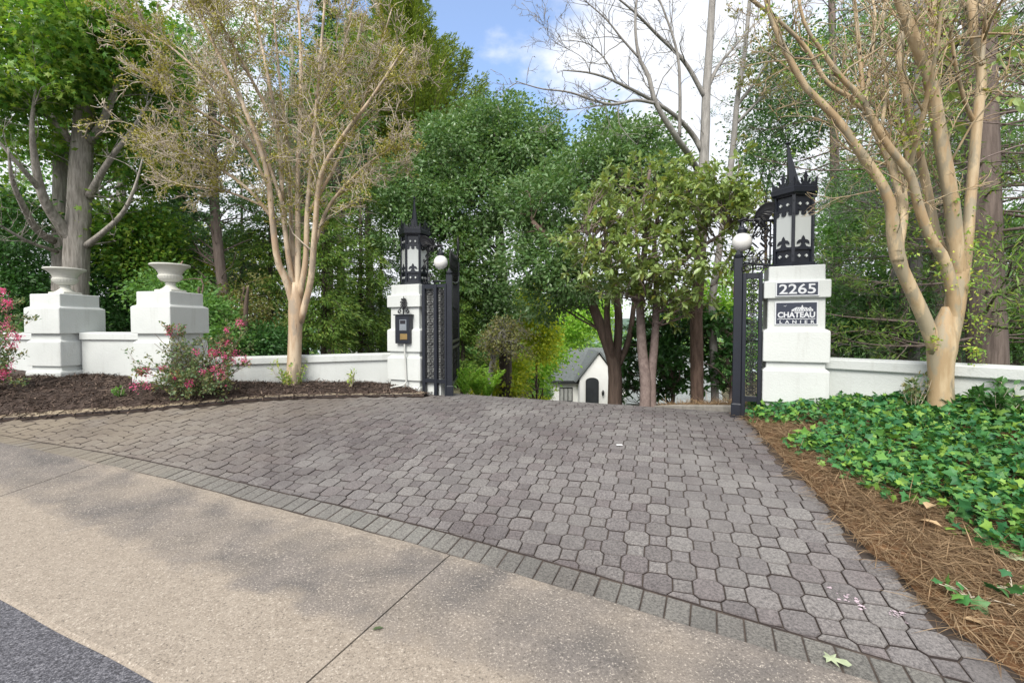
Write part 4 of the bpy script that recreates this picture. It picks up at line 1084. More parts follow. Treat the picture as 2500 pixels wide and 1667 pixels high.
def zl(x, y):
    x = np.asarray(x, float); y = np.asarray(y, float)
    dE = np.maximum(dist_poly(EL, x, y) - .11, 0); dW = dist_poly(WLP, x, y); k = dE / (dE + dW + 1e-6)
    b = np.interp(x, [-9.7, -7, -5.1, -3.8, -2.6, -1.9, -1.3], [.76, .735, .70, .60, .56, .51, .37])
    e = prof(s_of(x, y), t_of(x, y)) + .03
    return e * (1 - k) + b * k + .16 * k * (1 - k) + .022 * wob(x, y) * np.clip(dE / .2, 0, 1)
WRL = np.concatenate([[(2.75, 5.75), (3.02, 5.30), (3.62, 5.10)], (WRP - WRN * 0)[2:] - np.array([0, 0])])
def zr(x, y):
    x = np.asarray(x, float); y = np.asarray(y, float)
    dE = dist_poly(ER, x, y); dW = dist_poly(WRL, x, y); k = dE / (dE + dW + 1e-6)
    b = np.interp(x, [2.8, 3.3, 4.2, 5], [.38, .50, .68, .74])
    e = prof(s_of(x, y), t_of(x, y)) + .008
    return e * (1 - k) + b * k + .035 * np.clip(dE / .12, 0, 1) + .018 * wob(x * 1.3, y * 1.3) * np.clip(dE / .15, 0, 1)
def bed(name, A, B, mat, zf, rows=70, n=160):
    A = resample(np.asarray(A)[:, :2], n); B = resample(np.asarray(B)[:, :2], n); k = np.linspace(0, 1, rows)[:, None, None]
    P = A[None] * (1 - k) + B[None] * k; Z = zf(P[..., 0], P[..., 1]); P = np.concatenate([P, Z[..., None]], -1)
    P[0, :, 2] -= .03
    i, j = np.meshgrid(np.arange(rows - 1), np.arange(n - 1), indexing='ij'); g = MB()
    g.add(P.reshape(-1, 3), np.stack([i * n + j, i * n + j + 1, (i + 1) * n + j + 1, (i + 1) * n + j], -1).reshape(-1, 4))
    return g.build(name, mat, smooth=True, kind='structure')
d_ = EL[2:, :2] - 0
ELo = EL.copy()
bed('mulch_bed', ELo[:-1], WLP + np.array([.0, .0]), M['mulchbed'], zl)
ERo = ER[::-1]
bed('pine_straw_bed', ER, np.concatenate([WRL, [(5.3, .6), (5.2, -.6)]]), M['strawbed'], zr)
def in_poly(P, X, Y):
    P = np.asarray(P)[:, :2]; r = np.zeros(X.shape, bool); j = len(P) - 1
    for i in range(len(P)):
        c = ((P[i, 1] > Y) != (P[j, 1] > Y)) & (X < (P[j, 0] - P[i, 0]) * (Y - P[i, 1]) / (P[j, 1] - P[i, 1] + 1e-12) + P[i, 0]); r ^= c; j = i
    return r
def scatter(rng, P, n):
    P = np.asarray(P)[:, :2]; lo, hi = P.min(0), P.max(0); X = np.zeros(0); Y = np.zeros(0)
    while len(X) < n:
        x = rng.uniform(lo[0], hi[0], n * 2); y = rng.uniform(lo[1], hi[1], n * 2); m = in_poly(P, x, y); X = np.concatenate([X, x[m]]); Y = np.concatenate([Y, y[m]])
    return X[:n], Y[:n]
def bed_hit(u, v, zf):
    for Y in np.arange(.8, 12, .02):
        p = at(u, v, Y)
        if p[2] <= zf(p[0], p[1]): return np.array([p[0], p[1], float(zf(p[0], p[1]))])
    return p
rng = np.random.default_rng(11)
# mulch chips
x, y = scatter(rng, np.concatenate([ELo[:-1, :2], WLP[::-1]]), 60000)
w = np.hypot(x, y) < 11; x, y = x[w], y[w]
g = MB(); z = zl(x, y) + rng.uniform(-.004, .02, len(x)); ax = rng.normal(size=(len(x), 3)); ax[:, 2] *= .25
leaves(g, np.stack([x, y, z], 1), rng.uniform(.02, .085, len(x)), 'chip', rng, ax, .1, 1.5, .4)
g.build('mulch', M['mulch'], kind='stuff', label='dark shredded bark mulch heaped along the white wall', cat='mulch')
# pine needles
strip = np.concatenate([ER[:, :2], np.array([(5.3, -.8), (5.3, .8), (5.0, 2.2), (4.3, 3.6), (3.6, 4.9), (2.95, 5.3)])])
rng = np.random.default_rng(12); x, y = scatter(rng, strip, 90000)
dE = dist_poly(ER, x, y); keep = (dE < .75) | (rng.random(len(x)) < .30); x, y, dE = x[keep], y[keep], dE[keep]
near = np.hypot(x, y) < 8; x, y, dE = x[near], y[near], dE[near]
xo = x - .05 * rng.random(len(x)) * (dE < .06)
g = MB(); z = zr(x, y) + rng.uniform(-.003, .030, len(x)); ax = rng.normal(size=(len(x), 3)) + np.array([.45, -.45, 0]); ax[:, 2] *= .16
leaves(g, np.stack([xo, y, z], 1), rng.uniform(.10, .22, len(x)), 'straw', rng, ax, .05, 1.5, .2, .85)
g.build('pine_straw', M['straw'], kind='stuff', label='orange brown pine straw along the edge of the pavers', cat='pine straw')
# ivy
ivpx = [(1826, 990), (1850, 985), (1900, 978), (1990, 985), (2100, 980), (2250, 975), (2400, 965), (2700, 955), (2900, 1150), (2900, 1480), (2560, 1395), (2470, 1375), (2420, 1362), (2375, 1345), (2325, 1300), (2290, 1265), (2215, 1245), (2150, 1235), (2090, 1190), (2030, 1160), (1992, 1122), (1935, 1112), (1908, 1088), (1970, 1062), (2020, 1046), (1930, 1040), (1845, 1040), (1818, 1025)]
ivP = np.array([bed_hit(u, v, zr) for u, v in ivpx])
rng = np.random.default_rng(13); x, y = scatter(rng, ivP, 46000)
edge = dist_poly(np.concatenate([ivP, ivP[:1]]), x, y); keep = rng.random(len(x)) < np.clip(edge / .12, .25, 1); x, y, edge = x[keep], y[keep], edge[keep]
x = x + rng.normal(size=len(x)) * .02; y = y + rng.normal(size=len(x)) * .02
h = rng.uniform(.0, 1., len(x)) ** .7 * (.05 + .075 * np.clip(edge / .25, 0, 1)) * (1 + .35 * wob(x * 2, y * 2)) + .02
g = MB(); ax = rng.normal(size=(len(x), 3)); ax[:, 2] = ax[:, 2] * .25 - .2; ax[:, 0] -= .25; ax[:, 1] -= .35
leaves(g, np.stack([x, y, zr(x, y) + h], 1), rng.uniform(.034, .080, len(x)), 'ivy', rng, ax, .45, .5, .2)
g.build('ivy', LF['ivy'], kind='stuff', label='dense green ivy ground cover in front of the white wall', cat='ivy')

# ------------------------------------------------------------------ left crape myrtle
def crape_left():
    rng = np.random.default_rng(21); Y0 = 6.35
    b = bed_hit(714, 938, zl); Y0 = b[1]
    t = thing('crape_myrtle', 'tall tan crape myrtle with dry twigs and mossy leaves on the mulch', 'tree', b, 'crape myrtle trees')
    f = 1.063
    def L(pts, r0, r1, dY):
        n = len(pts); return px_limb([(u * f, v * f, Y0 + dY * (i / (n - 1)) ** 1.2, r0 + (r1 - r0) * i / (n - 1)) for i, (u, v) in enumerate(pts)], 26)
    S = [px_limb([(712, 955, Y0, .128), (716, 925, Y0, .112), (719, 860, Y0, .105), (721, 800, Y0, .105), (722, 760, Y0, .112), (722, 715, Y0, .10), (722, 690, Y0, .06)], 22),
         L([(677, 715), (660, 650), (638, 600), (625, 500), (612, 390), (566, 260), (490, 100), (430, -20)], .062, .018, -.9),
         L([(679, 690), (664, 600), (650, 480), (640, 320), (612, 160), (575, -20)], .050, .018, .5),
         L([(682, 690), (672, 600), (668, 480), (660, 330), (640, 160), (625, -20)], .050, .016, 1.2),
         L([(684, 680), (684, 560), (684, 400), (690, 250), (690, 100), (682, -20)], .052, .017, .9),
         L([(686, 690), (702, 600), (706, 480), (720, 330), (732, 180), (748, -20)], .052, .016, -.4),
         L([(690, 740), (714, 640), (724, 520), (738, 400), (790, 310), (850, 230), (930, 110)], .056, .014, -.9),
         L([(724, 560), (752, 480), (800, 420), (860, 365), (925, 330)], .032, .009, -.7),
         L([(704, 500), (760, 400), (800, 320), (830, 250), (870, 120), (900, 20)], .030, .010, .8),
         L([(624, 500), (575, 440), (500, 385), (420, 350), (320, 300)], .030, .008, -.8),
         L([(618, 430), (560, 330), (480, 270), (390, 215), (300, 150)], .030, .008, -1.2),
         L([(606, 370), (540, 260), (440, 150), (350, 80), (260, 30)], .030, .008, -.3),
         L([(650, 470), (600, 330), (540, 200), (470, 60), (440, -20)], .030, .010, 1.5),
         L([(640, 300), (560, 150), (500, 40), (470, -20)], .026, .010, -1.4),
         L([(690, 300), (770, 180), (800, 60), (815, -20)], .028, .010, 0.),
         L([(720, 330), (790, 250), (870, 200), (950, 190)], .024, .008, .6),
         L([(620, 480), (520, 440), (400, 420), (330, 370)], .022, .006, .4)]
    out = [(p, r, 9) for p, r in S]; tw = []
    for i, (p, r) in enumerate(S[1:]):
        twigs(rng, p, r, 22, 1.0, .48, .12, 3, tw, .24, 6, .24, .56, 5, .0052)
    stem_mesh('trunk', BK['crape'], t, out, .015)
    g = MB(); g.tubes([(a[0], a[1]) for a in tw], 3); g.build('twigs', BK['twig'], t, True)
    g = MB()
    limbs = S[1:] ; sm = [(p[8:], r, 1) for p, r in limbs] + [a for a in tw if a[2] == 3]
    seeds, A = along(rng, sm, 2300, .05, .015)
    P = np.repeat(seeds, 17, 0) + rng.normal(size=(len(seeds) * 17, 3)) * np.array([.045, .045, .035]); leaves(g, P, .032, 'oval', rng, None, .6, .4, .4)
    P, A = along(rng, [a for a in tw if a[2] <= 2], 8500, .2, .02); leaves(g, P, .028, 'oval', rng, A, .8, .4, .4)
    g.build('leaves', LF['moss'], t)
    # dark peeled knobs along the limbs
    g = MB(); P, A = along(rng, [(p[6:], r, 1) for p, r in limbs], 700, .0, .022); leaves(g, P, .03, 'oval', rng, None, .6, .2, .4)
    g.build('clumps', BK['brown'], t)
    sp = []
    for _ in range(26):
        a = rng.uniform(0, 6.3); p = b + np.array([.10 * math.cos(a), .10 * math.sin(a), -.02]); d = np.array([math.cos(a) * .35, math.sin(a) * .35, 1.]) * rng.uniform(.10, .42)
        sp.append((np.array([p, p + d * .5 + rng.normal(size=3) * .02, p + d]), np.array([.004, .003, .002]), 1))
    for dx in (-.33, -.22): sp.append((np.array([b + [dx * .3, -.03, 0], b + [dx * .8, -.05, .18], b + [dx, -.05, .38]]), np.array([.005, .004, .002]), 1))
    g = MB(); P, A = along(rng, sp, 520, .1, .018); leaves(g, P, .045, 'oval', rng, A, .8, .5, .3); g.build('basal_leaves', LF['sprout'], t)
    g = MB(); g.tubes([(a[0], a[1]) for a in sp], 4); g.build('basal_shoots', BK['twig'], t)
crape_left()
# ------------------------------------------------------------------ right crape myrtle
def crape_right():
    rng = np.random.default_rng(22); b = bed_hit(2296, 1005, zr); Y0 = b[1]
    t = thing('crape_myrtle', 'smooth tan crape myrtle with several stems rising from the ivy', 'tree', b, 'crape myrtle trees')
    f = 1.063; k = Y0 / FPX
    def L(pts, w0, w1, dY, y0=0.):
        n = len(pts); return px_limb([(u * f, v * f, Y0 + y0 + dY * (i / (n - 1)), k * (w0 + (w1 - w0) * i / (n - 1)) * f / 2 * .60) for i, (u, v) in enumerate(pts)], 30)
    S = [px_limb([(2296, 1030, Y0, 33 * k), (2296, 985, Y0, 27 * k), (2297, 930, Y0, 24 * k), (2297, 880, Y0, 26 * k), (2300, 845, Y0, 29 * k), (2304, 800, Y0, 22 * k), (2312, 750, Y0, 10 * k)], 22),
         L([(2153, 815), (2124, 735), (2095, 670), (2068, 610), (2056, 560), (2048, 490), (2034, 440), (1990, 370), (1960, 330), (1935, 290), (1890, 240), (1850, 200), (1800, 110), (1770, 40), (1755, -20)], 50, 14, -.3),
         L([(2062, 600), (2066, 540), (2070, 470), (2046, 380), (2010, 300), (1985, 230), (1975, 130), (1960, -20)], 36, 12, .5, -.1),
         L([(2060, 580), (2074, 500), (2072, 440), (2066, 380), (2055, 330)], 34, 24, .3, -.1),
         L([(2060, 350), (2020, 290), (1960, 230), (1900, 190), (1850, 110), (1790, 50), (1700, -20)], 20, 12, -.3, .2),
         L([(2168, 815), (2186, 740), (2196, 680), (2205, 620)], 66, 60, 0),
         L([(2184, 790), (2192, 720), (2184, 655), (2165, 590), (2135, 545), (2112, 480), (2090, 400), (2075, 380), (2030, 320), (1975, 220), (1950, 200), (1910, 150), (1890, 120), (1850, 60), (1830, -20)], 44, 8, -.4),
         L([(2180, 620), (2150, 540), (2130, 440), (2110, 350), (2092, 280), (2075, 190), (2065, 120), (2075, 60), (2085, -20)], 34, 22, .35, .1),
         L([(2206, 650), (2194, 560), (2186, 470), (2160, 320), (2143, 220), (2125, 150), (2095, 80), (2060, -20)], 52, 34, -.2),
         L([(2143, 220), (2138, 140), (2145, 70), (2140, -20)], 30, 26, .2),
         L([(2212, 650), (2222, 560), (2228, 470), (2236, 380), (2244, 280), (2254, 190), (2252, 150), (2236, 70), (2230, -20)], 36, 30, .15, .05),
         L([(2254, 150), (2262, 60), (2270, -20)], 16, 14, .1),
         L([(2240, 290), (2215, 230), (2195, 150), (2178, 60), (2140, 30), (2120, -20)], 16, 6, -.5, .16),
         L([(2088, 390), (2108, 310), (2130, 220), (2150, 120), (2165, -20)], 18, 10, -.6),
         L([(2085, 380), (2080, 330), (2060, 280), (2020, 215)], 18, 10, .3),
         L([(2020, 330), (2035, 200), (2025, 100), (2035, -20)], 14, 10, 1.),
         L([(1985, 260), (2000, 140), (2010, 40), (2000, -20)], 14, 10, 1.2)]
    S[1][1][8:11] *= 1.18
    out = [(p, r, 9) for p, r in S]; tw = []
    for i, (p, r) in enumerate(S):
        if i in (0, 5): continue
        twigs(rng, p, r, 13, .9, .5, .16, 3, tw, .3, 6, .22, .55, 4, .0032)
    stem_mesh('trunk', BK['crape2'], t, out, .012)
    g = MB(); g.tubes([(a[0], a[1]) for a in tw], 4); g.build('twigs', BK['crape2'], t, True)
    g = MB(); near = [(p, r, 1) for i, (p, r) in enumerate(S) if i in (6, 1, 13, 14)]
    seeds, A = along(rng, near, 85, .15, .02); P = np.repeat(seeds, 9, 0) + rng.normal(size=(len(seeds) * 9, 3)) * .045; leaves(g, P, .034, 'oval', rng, None, .6, .5, .4)
    for (u, v, n, sp) in ((2385, 600, 120, .13), (2370, 690, 60, .08), (2390, 780, 110, .10), (2380, 860, 100, .07), (2330, 500, 50, .08), (2300, 650, 40, .05), (2280, 830, 30, .04), (2230, 300, 90, .12), (2200, 330, 60, .1), (2290, 300, 50, .1)):
        c = at(u, v, Y0 - .08); leaves(g, c + rng.normal(size=(n, 3)) * sp * np.array([.5, .5, 1]), .036, 'oval', rng, None, .6, .5, .4)
    P, A = along(rng, tw, 900, .3, .02); leaves(g, P, .028, 'oval', rng, A, .7, .5, .4)
    g.build('leaves', LF['sprout'], t)
    g = MB(); P, A = along(rng, [(p, r, 1) for i, (p, r) in enumerate(S) if i not in (0, 5, 13, 14)], 170, .0, .0)
    g2 = []
    for q in P:
        d = rng.normal(size=3); d /= np.linalg.norm(d); g2.append((np.array([q + d * .015, q + d * .034, q + d * .046]), np.array([.010, .007, .003])))
    g.tubes(g2, 5); g.build('clumps', BK['brown'], t)
crape_right()
# ------------------------------------------------------------------ pink flowering shrubs on the mulch
def pink_shrub(b, tips, flowers, label, seed, n=3, nl=4600):
    rng = np.random.default_rng(seed); t = thing('flowering_shrub', label, 'shrub', b, 'pink flowering shrubs')
    tw = []; fl = []
    for i, (u, v, dY) in enumerate(tips + flowers):
        c = at(u, v, b[1] + dY); o = b + np.array([rng.uniform(-.1, .1), rng.uniform(-.08, .08), -.02]); L = np.linalg.norm(c - o)
        m_ = o * .5 + c * .5 + np.array([0, 0, .06 * L]) + rng.normal(size=3) * .04
        q = curve([o, m_, c], 10); tw.append((q, np.linspace(.008, .003, 10), 3))
        twigs(rng, q, .006, n + 2, .26, .5, .22, 2, tw, .25, 5, .2, .6, 2, .0018)
        if i >= len(tips): fl.append(c)
    g = MB(); g.tubes([(a[0], a[1]) for a in tw], 4); g.build('stems', BK['brown'], t)
    g = MB(); P, A = along(rng, tw, nl, .15, .02); leaves(g, P, .046, 'oval', rng, A, .9, .5, .4); g.build('leaves', LF['shrub2'], t)
    g = MB()
    for c in fl:
        k = rng.integers(40, 95); r = rng.uniform(.018, .036)
        leaves(g, c + rng.normal(size=(k, 3)) * np.array([r, r, r * 1.2]), .024, 'oval', rng, None, .6, .2, .4)
    g.build('blossoms', LF['pink'], t)
    return t
o6 = lambda a, b: (300 + a / 6.03, 740 + b / 6.03)
fl = [(*o6(*q), dy) for q, dy in (((680, 430), 0), ((690, 380), -.02), ((830, 380), .1), ((1075, 730), -.2), ((1300, 720), 0), ((1360, 750), -.02), ((1500, 790), 0), ((1450, 1060), -.2), ((1470, 1010), -.2), ((1340, 965), -.15), ((270, 1000), -.2), ((350, 1030), -.2), ((185, 1215), -.35), ((360, 1220), -.3), ((1530, 590), .15), ((1440, 630), .1), ((1520, 390), .2), ((1720, 290), .25), ((1640, 750), .1), ((1640, 850), .1), ((580, 960), -.1), ((770, 1080), -.2), ((975, 1180), -.3), ((1180, 1010), -.25), ((1790, 850), .1))]
tp = [(*o6(*q), dy) for q, dy in (((470, 450), .1), ((460, 590), 0), ((1120, 450), .2), ((900, 470), .2), ((1250, 560), .1), ((1000, 600), 0), ((1800, 400), .3), ((1850, 900), .1), ((1750, 680), .2), ((120, 810), -.1), ((420, 850), 0), ((560, 770), 0), ((700, 880), -.1), ((850, 700), 0), ((950, 800), -.2), ((1200, 830), -.25), ((1500, 950), -.2), ((1650, 1120), -.1), ((1250, 1220), -.3), ((650, 1180), -.3), ((900, 1130), -.35), ((1100, 1130), -.35), ((1350, 1130), -.3), ((560, 1130), -.25), ((1000, 1300), -.3), ((900, 1320), -.25))]
pink_shrub(bed_hit(482, 966, zl), tp, fl, 'spreading shrub with deep pink blossoms in front of the nearer urn pedestal', 31)
b2 = bed_hit(-40, 955, zl)
pink_shrub(b2, [(30, 735, -.1), (70, 760, 0), (50, 800, -.1), (40, 860, -.1), (-60, 700, 0), (-100, 760, 0), (-120, 830, 0), (0, 780, 0), (-30, 840, -.1), (55, 870, -.1), (40, 930, -.1)], [(4, 710, 0), (12, 742, 0), (25, 740, 0), (20, 775, 0), (28, 815, -.1), (45, 822, -.1), (30, 843, -.1), (10, 905, -.1), (22, 893, -.1), (6, 915, -.1), (15, 795, 0)], 'pink flowering shrub cut by the photo edge beside the mulch', 32, 1, 1500)
def weed(u, v, h, n, label, leafm, ls, zf, seed, spread=.4, cat='plant', name='weed_plant', tm='oval', ns=9):
    rng = np.random.default_rng(seed); b = bed_hit(u, v, zf); t = thing(name, label, cat, b, 'small plants in the beds'); tw = []
    for _ in range(ns):
        a = rng.uniform(0, 6.3); d = np.array([math.cos(a) * spread, math.sin(a) * spread, 1.]) * h * rng.uniform(.5, 1.05)
        q = curve([b - [0, 0, .02], b + d * .5 + rng.normal(size=3) * .03 * h, b + d], 6); tw.append((q, np.linspace(.005, .002, 6), 1)); twigs(rng, q, .004, 2, h * .35, .5, .1, 1, tw, .3, 5, .2, .5, 2, .0015)
    g = MB(); g.tubes([(a[0], a[1]) for a in tw], 4); g.build('stems', BK['twig'], t)
    g = MB(); P, A = along(rng, tw, n, .15, .012); leaves(g, P, ls, tm, rng, A, .7, .5, .3); g.build('leaves', LF[leafm], t)
weed(858, 945, .28, 90, 'spindly young weed growing in mulch below the low white wall', 'sprout', .05, zl, 41, .25)
weed(293, 968, .13, 160, 'small bushy green weed alone in the middle of the mulch', 'mid', .035, zl, 42, .8)
weed(2232, 1010, .42, 150, 'grey green leafy sapling beside the tan crape trunk', 'shrub2', .055, zr, 43, .35, 'sapling', 'sapling')
weed(2440, 1030, .34, 260, 'bushy dark green sapling in the ivy near the photo edge', 'shrub', .075, zr, 44, .6, 'sapling', 'sapling')
weed(2330, 985, .30, 60, 'thin upright sapling against the white wall behind the crape', 'sprout', .07, zr, 45, .3, 'sapling', 'sapling', 'ivy')
def ivy_sprig(u, v, n, label, seed):
    rng = np.random.default_rng(seed); b = bed_hit(u, v, zr); t = thing('ivy_sprig', label, 'ivy sprig', b, 'ivy sprigs in the pine straw'); g = MB()
    P = b + rng.normal(size=(n, 3)) * np.array([.07, .05, .02]) + [0, 0, .05]; leaves(g, P, .07, 'ivy', rng, None, .5, .8, .3); g.build('leaves', LF['ivy'], t)
    g = MB(); g.tubes([(np.array([b, (b + p) / 2 + [0, 0, .02], p]), np.array([.003, .0025, .002])) for p in P], 4); g.build('vine', BK['twig'], t)
ivy_sprig(2380, 1478, 11, 'small ivy sprig alone in the pine straw below the ivy bed', 51)
ivy_sprig(2475, 1462, 8, 'ivy sprig in the pine straw at the very edge of the photo', 52)
# fallen leaves and scraps
def leaf_on(u, v, size, tm, mat, label, name, zf, rot, curl=.0, lift=.012):
    b = bed_hit(u, v, zf); T, F = TM[tm]; c, s = math.cos(rot), math.sin(rot); g = MB()
    V = T * size; V[:, 2] = V[:, 2] * .6 + curl * size * (V[:, 1] / size) ** 2 * 4
    V = np.stack([V[:, 0] * c - V[:, 1] * s, V[:, 0] * s + V[:, 1] * c, V[:, 2] + lift], 1)
    g.add(V + b, F); g.build(name, mat, origin=b, label=label, cat='leaf', group='fallen leaves')
flat = lambda x, y: prof(s_of(x, y), t_of(x, y)) + .004
gut = lambda x, y: np.full(np.shape(x), .03)
m_pale = mat_plain('pale_oak_leaf', (.33, .38, .24), .6, var=.2, scale=30); m_tan = mat_plain('dry_tan_leaf', (.42, .30, .17), .6, var=.25, scale=30); m_gl = mat_plain('fresh_green_leaf', (.055, .085, .03), .5, var=.3, scale=30)
leaf_on(2008, 1608, .105, 'oak', m_pale, 'pale green oak leaf lying on the border bricks', 'oak_leaf', flat, R(-28))
leaf_on(908, 1545, .055, 'big', m_gl, 'crumpled green leaf on the concrete joint', 'green_leaf', gut, R(20), .3); 
leaf_on(2262, 1246, .15, 'big', m_tan, 'large dry tan leaf resting on top of the ivy', 'dry_leaf', lambda x, y: zr(x, y) + .13, R(35), .5)
leaf_on(2448, 1372, .17, 'oak', m_pale, 'pale oak leaf on pine straw at the ivy edge', 'oak_leaf', zr, R(-15), .1, .03)
leaf_on(2300, 1290, .12, 'big', m_tan, 'brown dry leaf at the edge where ivy meets straw', 'dry_leaf', lambda x, y: zr(x, y) + .05, R(110), .5)
leaf_on(2345, 1530, .10, 'big', m_tan, 'curled dry leaf where the straw meets the border corner', 'dry_leaf', zr, R(-40), .6, .03)
leaf_on(2350, 1075, .13, 'big', m_tan, 'dry brown leaf lying in the ivy below the crape trunk', 'dry_leaf', lambda x, y: zr(x, y) + .11, R(70), .5)
b = bed_hit(1512, 1087, flat); g = MB(); g.box(b[0] - .03, b[0] + .03, b[1] - .018, b[1] + .018, b[2] + .004, b[2] + .007); M['paper'] = mat_plain('white_paper', (.8, .8, .8), .6); g.build('paper_scrap', M['paper'], origin=b, label='tiny white paper scrap on the grey pavers', cat='litter')
# splashes of pale pink paint on the pavers
M['paint'] = mat_plain('pale_pink_paint', (.50, .40, .45), .7)
rng = np.random.default_rng(61); g = MB(); pc = bed_hit(2080, 1465, flat)
for (u, v, n, r) in ((2072, 1462, 16, .045), (2105, 1483, 6, .02), (2190, 1505, 18, .045), (2025, 1438, 2, .012)):
    c = bed_hit(u, v, flat)
    for _ in range(n):
        p = c[:2] + rng.normal(size=2) * r * np.array([.7, .45]); q = rng.uniform(.004, .012); a = np.sort(rng.uniform(0, 6.28, 6)); z = drive_z(*p) + .0048
        g.add([(p[0] + q * math.cos(x) * rng.uniform(.6, 1.4), p[1] + q * math.sin(x), z) for x in a], [tuple(range(6))])
g.build('paint_mark', M['paint'], kind='structure', origin=pc)
# ------------------------------------------------------------------ trees behind the walls
def gb(u, Y): return ground_base(u, Y)
def trunk(u0, Y, pts, r0, r1):
    """trunk from the ground at (u0) up through photo points"""
    b = gb(u0, Y); n = len(pts)
    vb = 833.5 + FPX * math.tan(math.atan2(CAMZ - b[2], Y) - PITCH)
    P = [(u0, vb + 12, Y, r0 * 1.25), (u0 * .9 + pts[0][0] * .1, vb * .8 + pts[0][1] * .2, Y, r0 * 1.02)]
    for i, q in enumerate(pts): P.append((q[0], q[1], q[2] if len(q) > 2 else Y, r0 + (r1 - r0) * i / max(1, n - 1)))
    return P
# big grey maple
Yb = 9.6
S = [trunk(182, Yb, [(187, 620), (193, 520), (198, 400), (206, 290), (210, 190), (212, 90), (206, -30)], .225, .14),
     trunk(150, Yb + .5, [(150, 620), (150, 480), (148, 330), (128, 190), (120, 60), (112, -30)], .17, .09),
     [(190, 600, Yb, .12), (140, 540, Yb - .3, .10), (105, 480, Yb - .6, .08), (85, 390, Yb - .8, .06), (78, 300, Yb - 1, .035), (90, 200, Yb - 1, .015)], [(110, 480, Yb - .5, .06), (70, 430, Yb - .9, .045), (22, 375, Yb - 1.2, .03), (-40, 300, Yb - 1.4, .012)],
     [(130, 590, Yb, .08), (90, 560, Yb - .4, .065), (55, 500, Yb - .9, .05), (30, 440, Yb - 1.2, .035), (20, 360, Yb - 1.4, .012)],
     [(212, 600, Yb, .07), (255, 565, Yb - .5, .05), (300, 520, Yb - .8, .04), (330, 455, Yb - .9, .025), (350, 380, Yb - .9, .01)], [(218, 480, Yb, .08), (262, 400, Yb - .3, .055), (320, 320, Yb - .4, .035), (370, 240, Yb - .4, .012)],
     [(222, 345, Yb, .09), (250, 300, Yb - .2, .075), (285, 205, Yb - .3, .045), (300, 120, Yb, .025), (320, 40, Yb, .01)], [(175, 350, Yb, .07), (150, 315, Yb - .3, .05), (110, 280, Yb - .5, .035), (60, 220, Yb - .7, .012)],
     [(140, 615, Yb, .035), (70, 590, Yb - .7, .028), (-10, 545, Yb - 1.2, .018)], [(206, 180, Yb, .07), (260, 80, Yb, .05), (330, -20, Yb, .03)]]
tree('maple_tree', 'big grey barked maple with bright leaves behind the farther urn', 'tree', gb(182, Yb), S,
     [blob(60, 60, 9.2, 110, 90, 1.4), blob(210, 90, 8.7, 100, 80, 1.), blob(35, 200, 8.8, 90, 60, 1.1), blob(135, 180, 8.6, 50, 50, .6), blob(330, 150, 9.8, 90, 90, 1.2), blob(320, 280, 10.3, 70, 60, 1.), blob(40, 330, 9.2, 70, 40, 1.), blob(330, 400, 10.4, 60, 50, .8), blob(10, 480, 9.8, 40, 60, .7), blob(330, 540, 10.4, 60, 50, .8), blob(300, 60, 9.5, 70, 70, 1)],
     'grey', 'maple', 101, 430, 46, .40, .11, 'maple', 60, twig=7)
# cypress: cone of upswept feathery sprays
def conifer(name, label, u, Y, vtop, halfw, vbot, leaf, bark, seed, nb, upd, ls, group='trees beyond the walls', tm='spray', per=70, droop=0., trunk_r=.3, power=1.):
    rng = np.random.default_rng(seed); b = gb(u, Y); top = at(u, vtop, Y); bot = at(u, vbot, Y)[2]; t = thing(name, label, 'tree', b, group)
    H = top[2] - b[2]; ax = np.array([b + (top - b) * k for k in np.linspace(0, 1, 12)]); polys = [(ax, np.linspace(trunk_r, .02, 12), 9)]
    W = halfw * Y / FPX; g = MB()
    k = 1 - rng.random(nb) ** .65; k = np.clip(k, 0, .985); zb = bot + (top[2] - bot) * k; a = rng.uniform(0, 2 * math.pi, nb)
    Rr = W * (1 - k) ** power * rng.uniform(.45, 1.08, nb) + .15
    for i in range(nb):
        c = b + (top - b) * ((zb[i] - b[2]) / H); d = np.array([math.cos(a[i]), math.sin(a[i]), 0.]); L = Rr[i]
        tip = c + d * L + np.array([0, 0, upd * L - droop * L * .4]); mid = c + d * L * .55 + np.array([0, 0, upd * L * .3 + droop * .15 * L])
        q = curve([c, mid, tip], 8); polys.append((q, np.linspace(min(.05, .012 * L + .006), .004, 8), 1))
        n = int(per * (.4 + L / W)); x = rng.random(n) ** .6; j = np.minimum((x * 7).astype(int), 6); w_ = (x * 7 - j)[:, None]
        P = q[j] * (1 - w_) + q[j + 1] * w_; side_ = rng.normal(size=(n, 3)) * np.array([1, 1, .35]) * (.10 + .22 * L * (1.1 - x))[:, None] * .55
        A = d * .8 + side_ * 1.2 / (.15 + .2 * L) + np.array([0, 0, upd * .7 - droop * .6]); leaves(g, P + side_, ls, tm, rng, A, .3, .4, .35)
    stem_mesh('trunk', BK[bark], t, polys); g.build('crown', LF[leaf], t)
conifer('cypress_tree', 'tall bright cypress with pointed top rising above the green trees', 985, 24, -30, 250, 520, 'cypress', 'brown', 111, 850, .75, .17, tm='spray', per=250, trunk_r=.28, power=.85)
conifer('cypress_tree', 'darker conifer filling in behind the left crape myrtle crown', 800, 20, -60, 130, 600, 'dkhem', 'dark', 112, 240, .35, .2, per=90)
conifer('cypress_tree', 'dark conifer between the grey maple and the crape myrtle', 440, 17, 60, 110, 700, 'dkhem', 'dark', 113, 200, .15, .2, per=80, droop=.4)
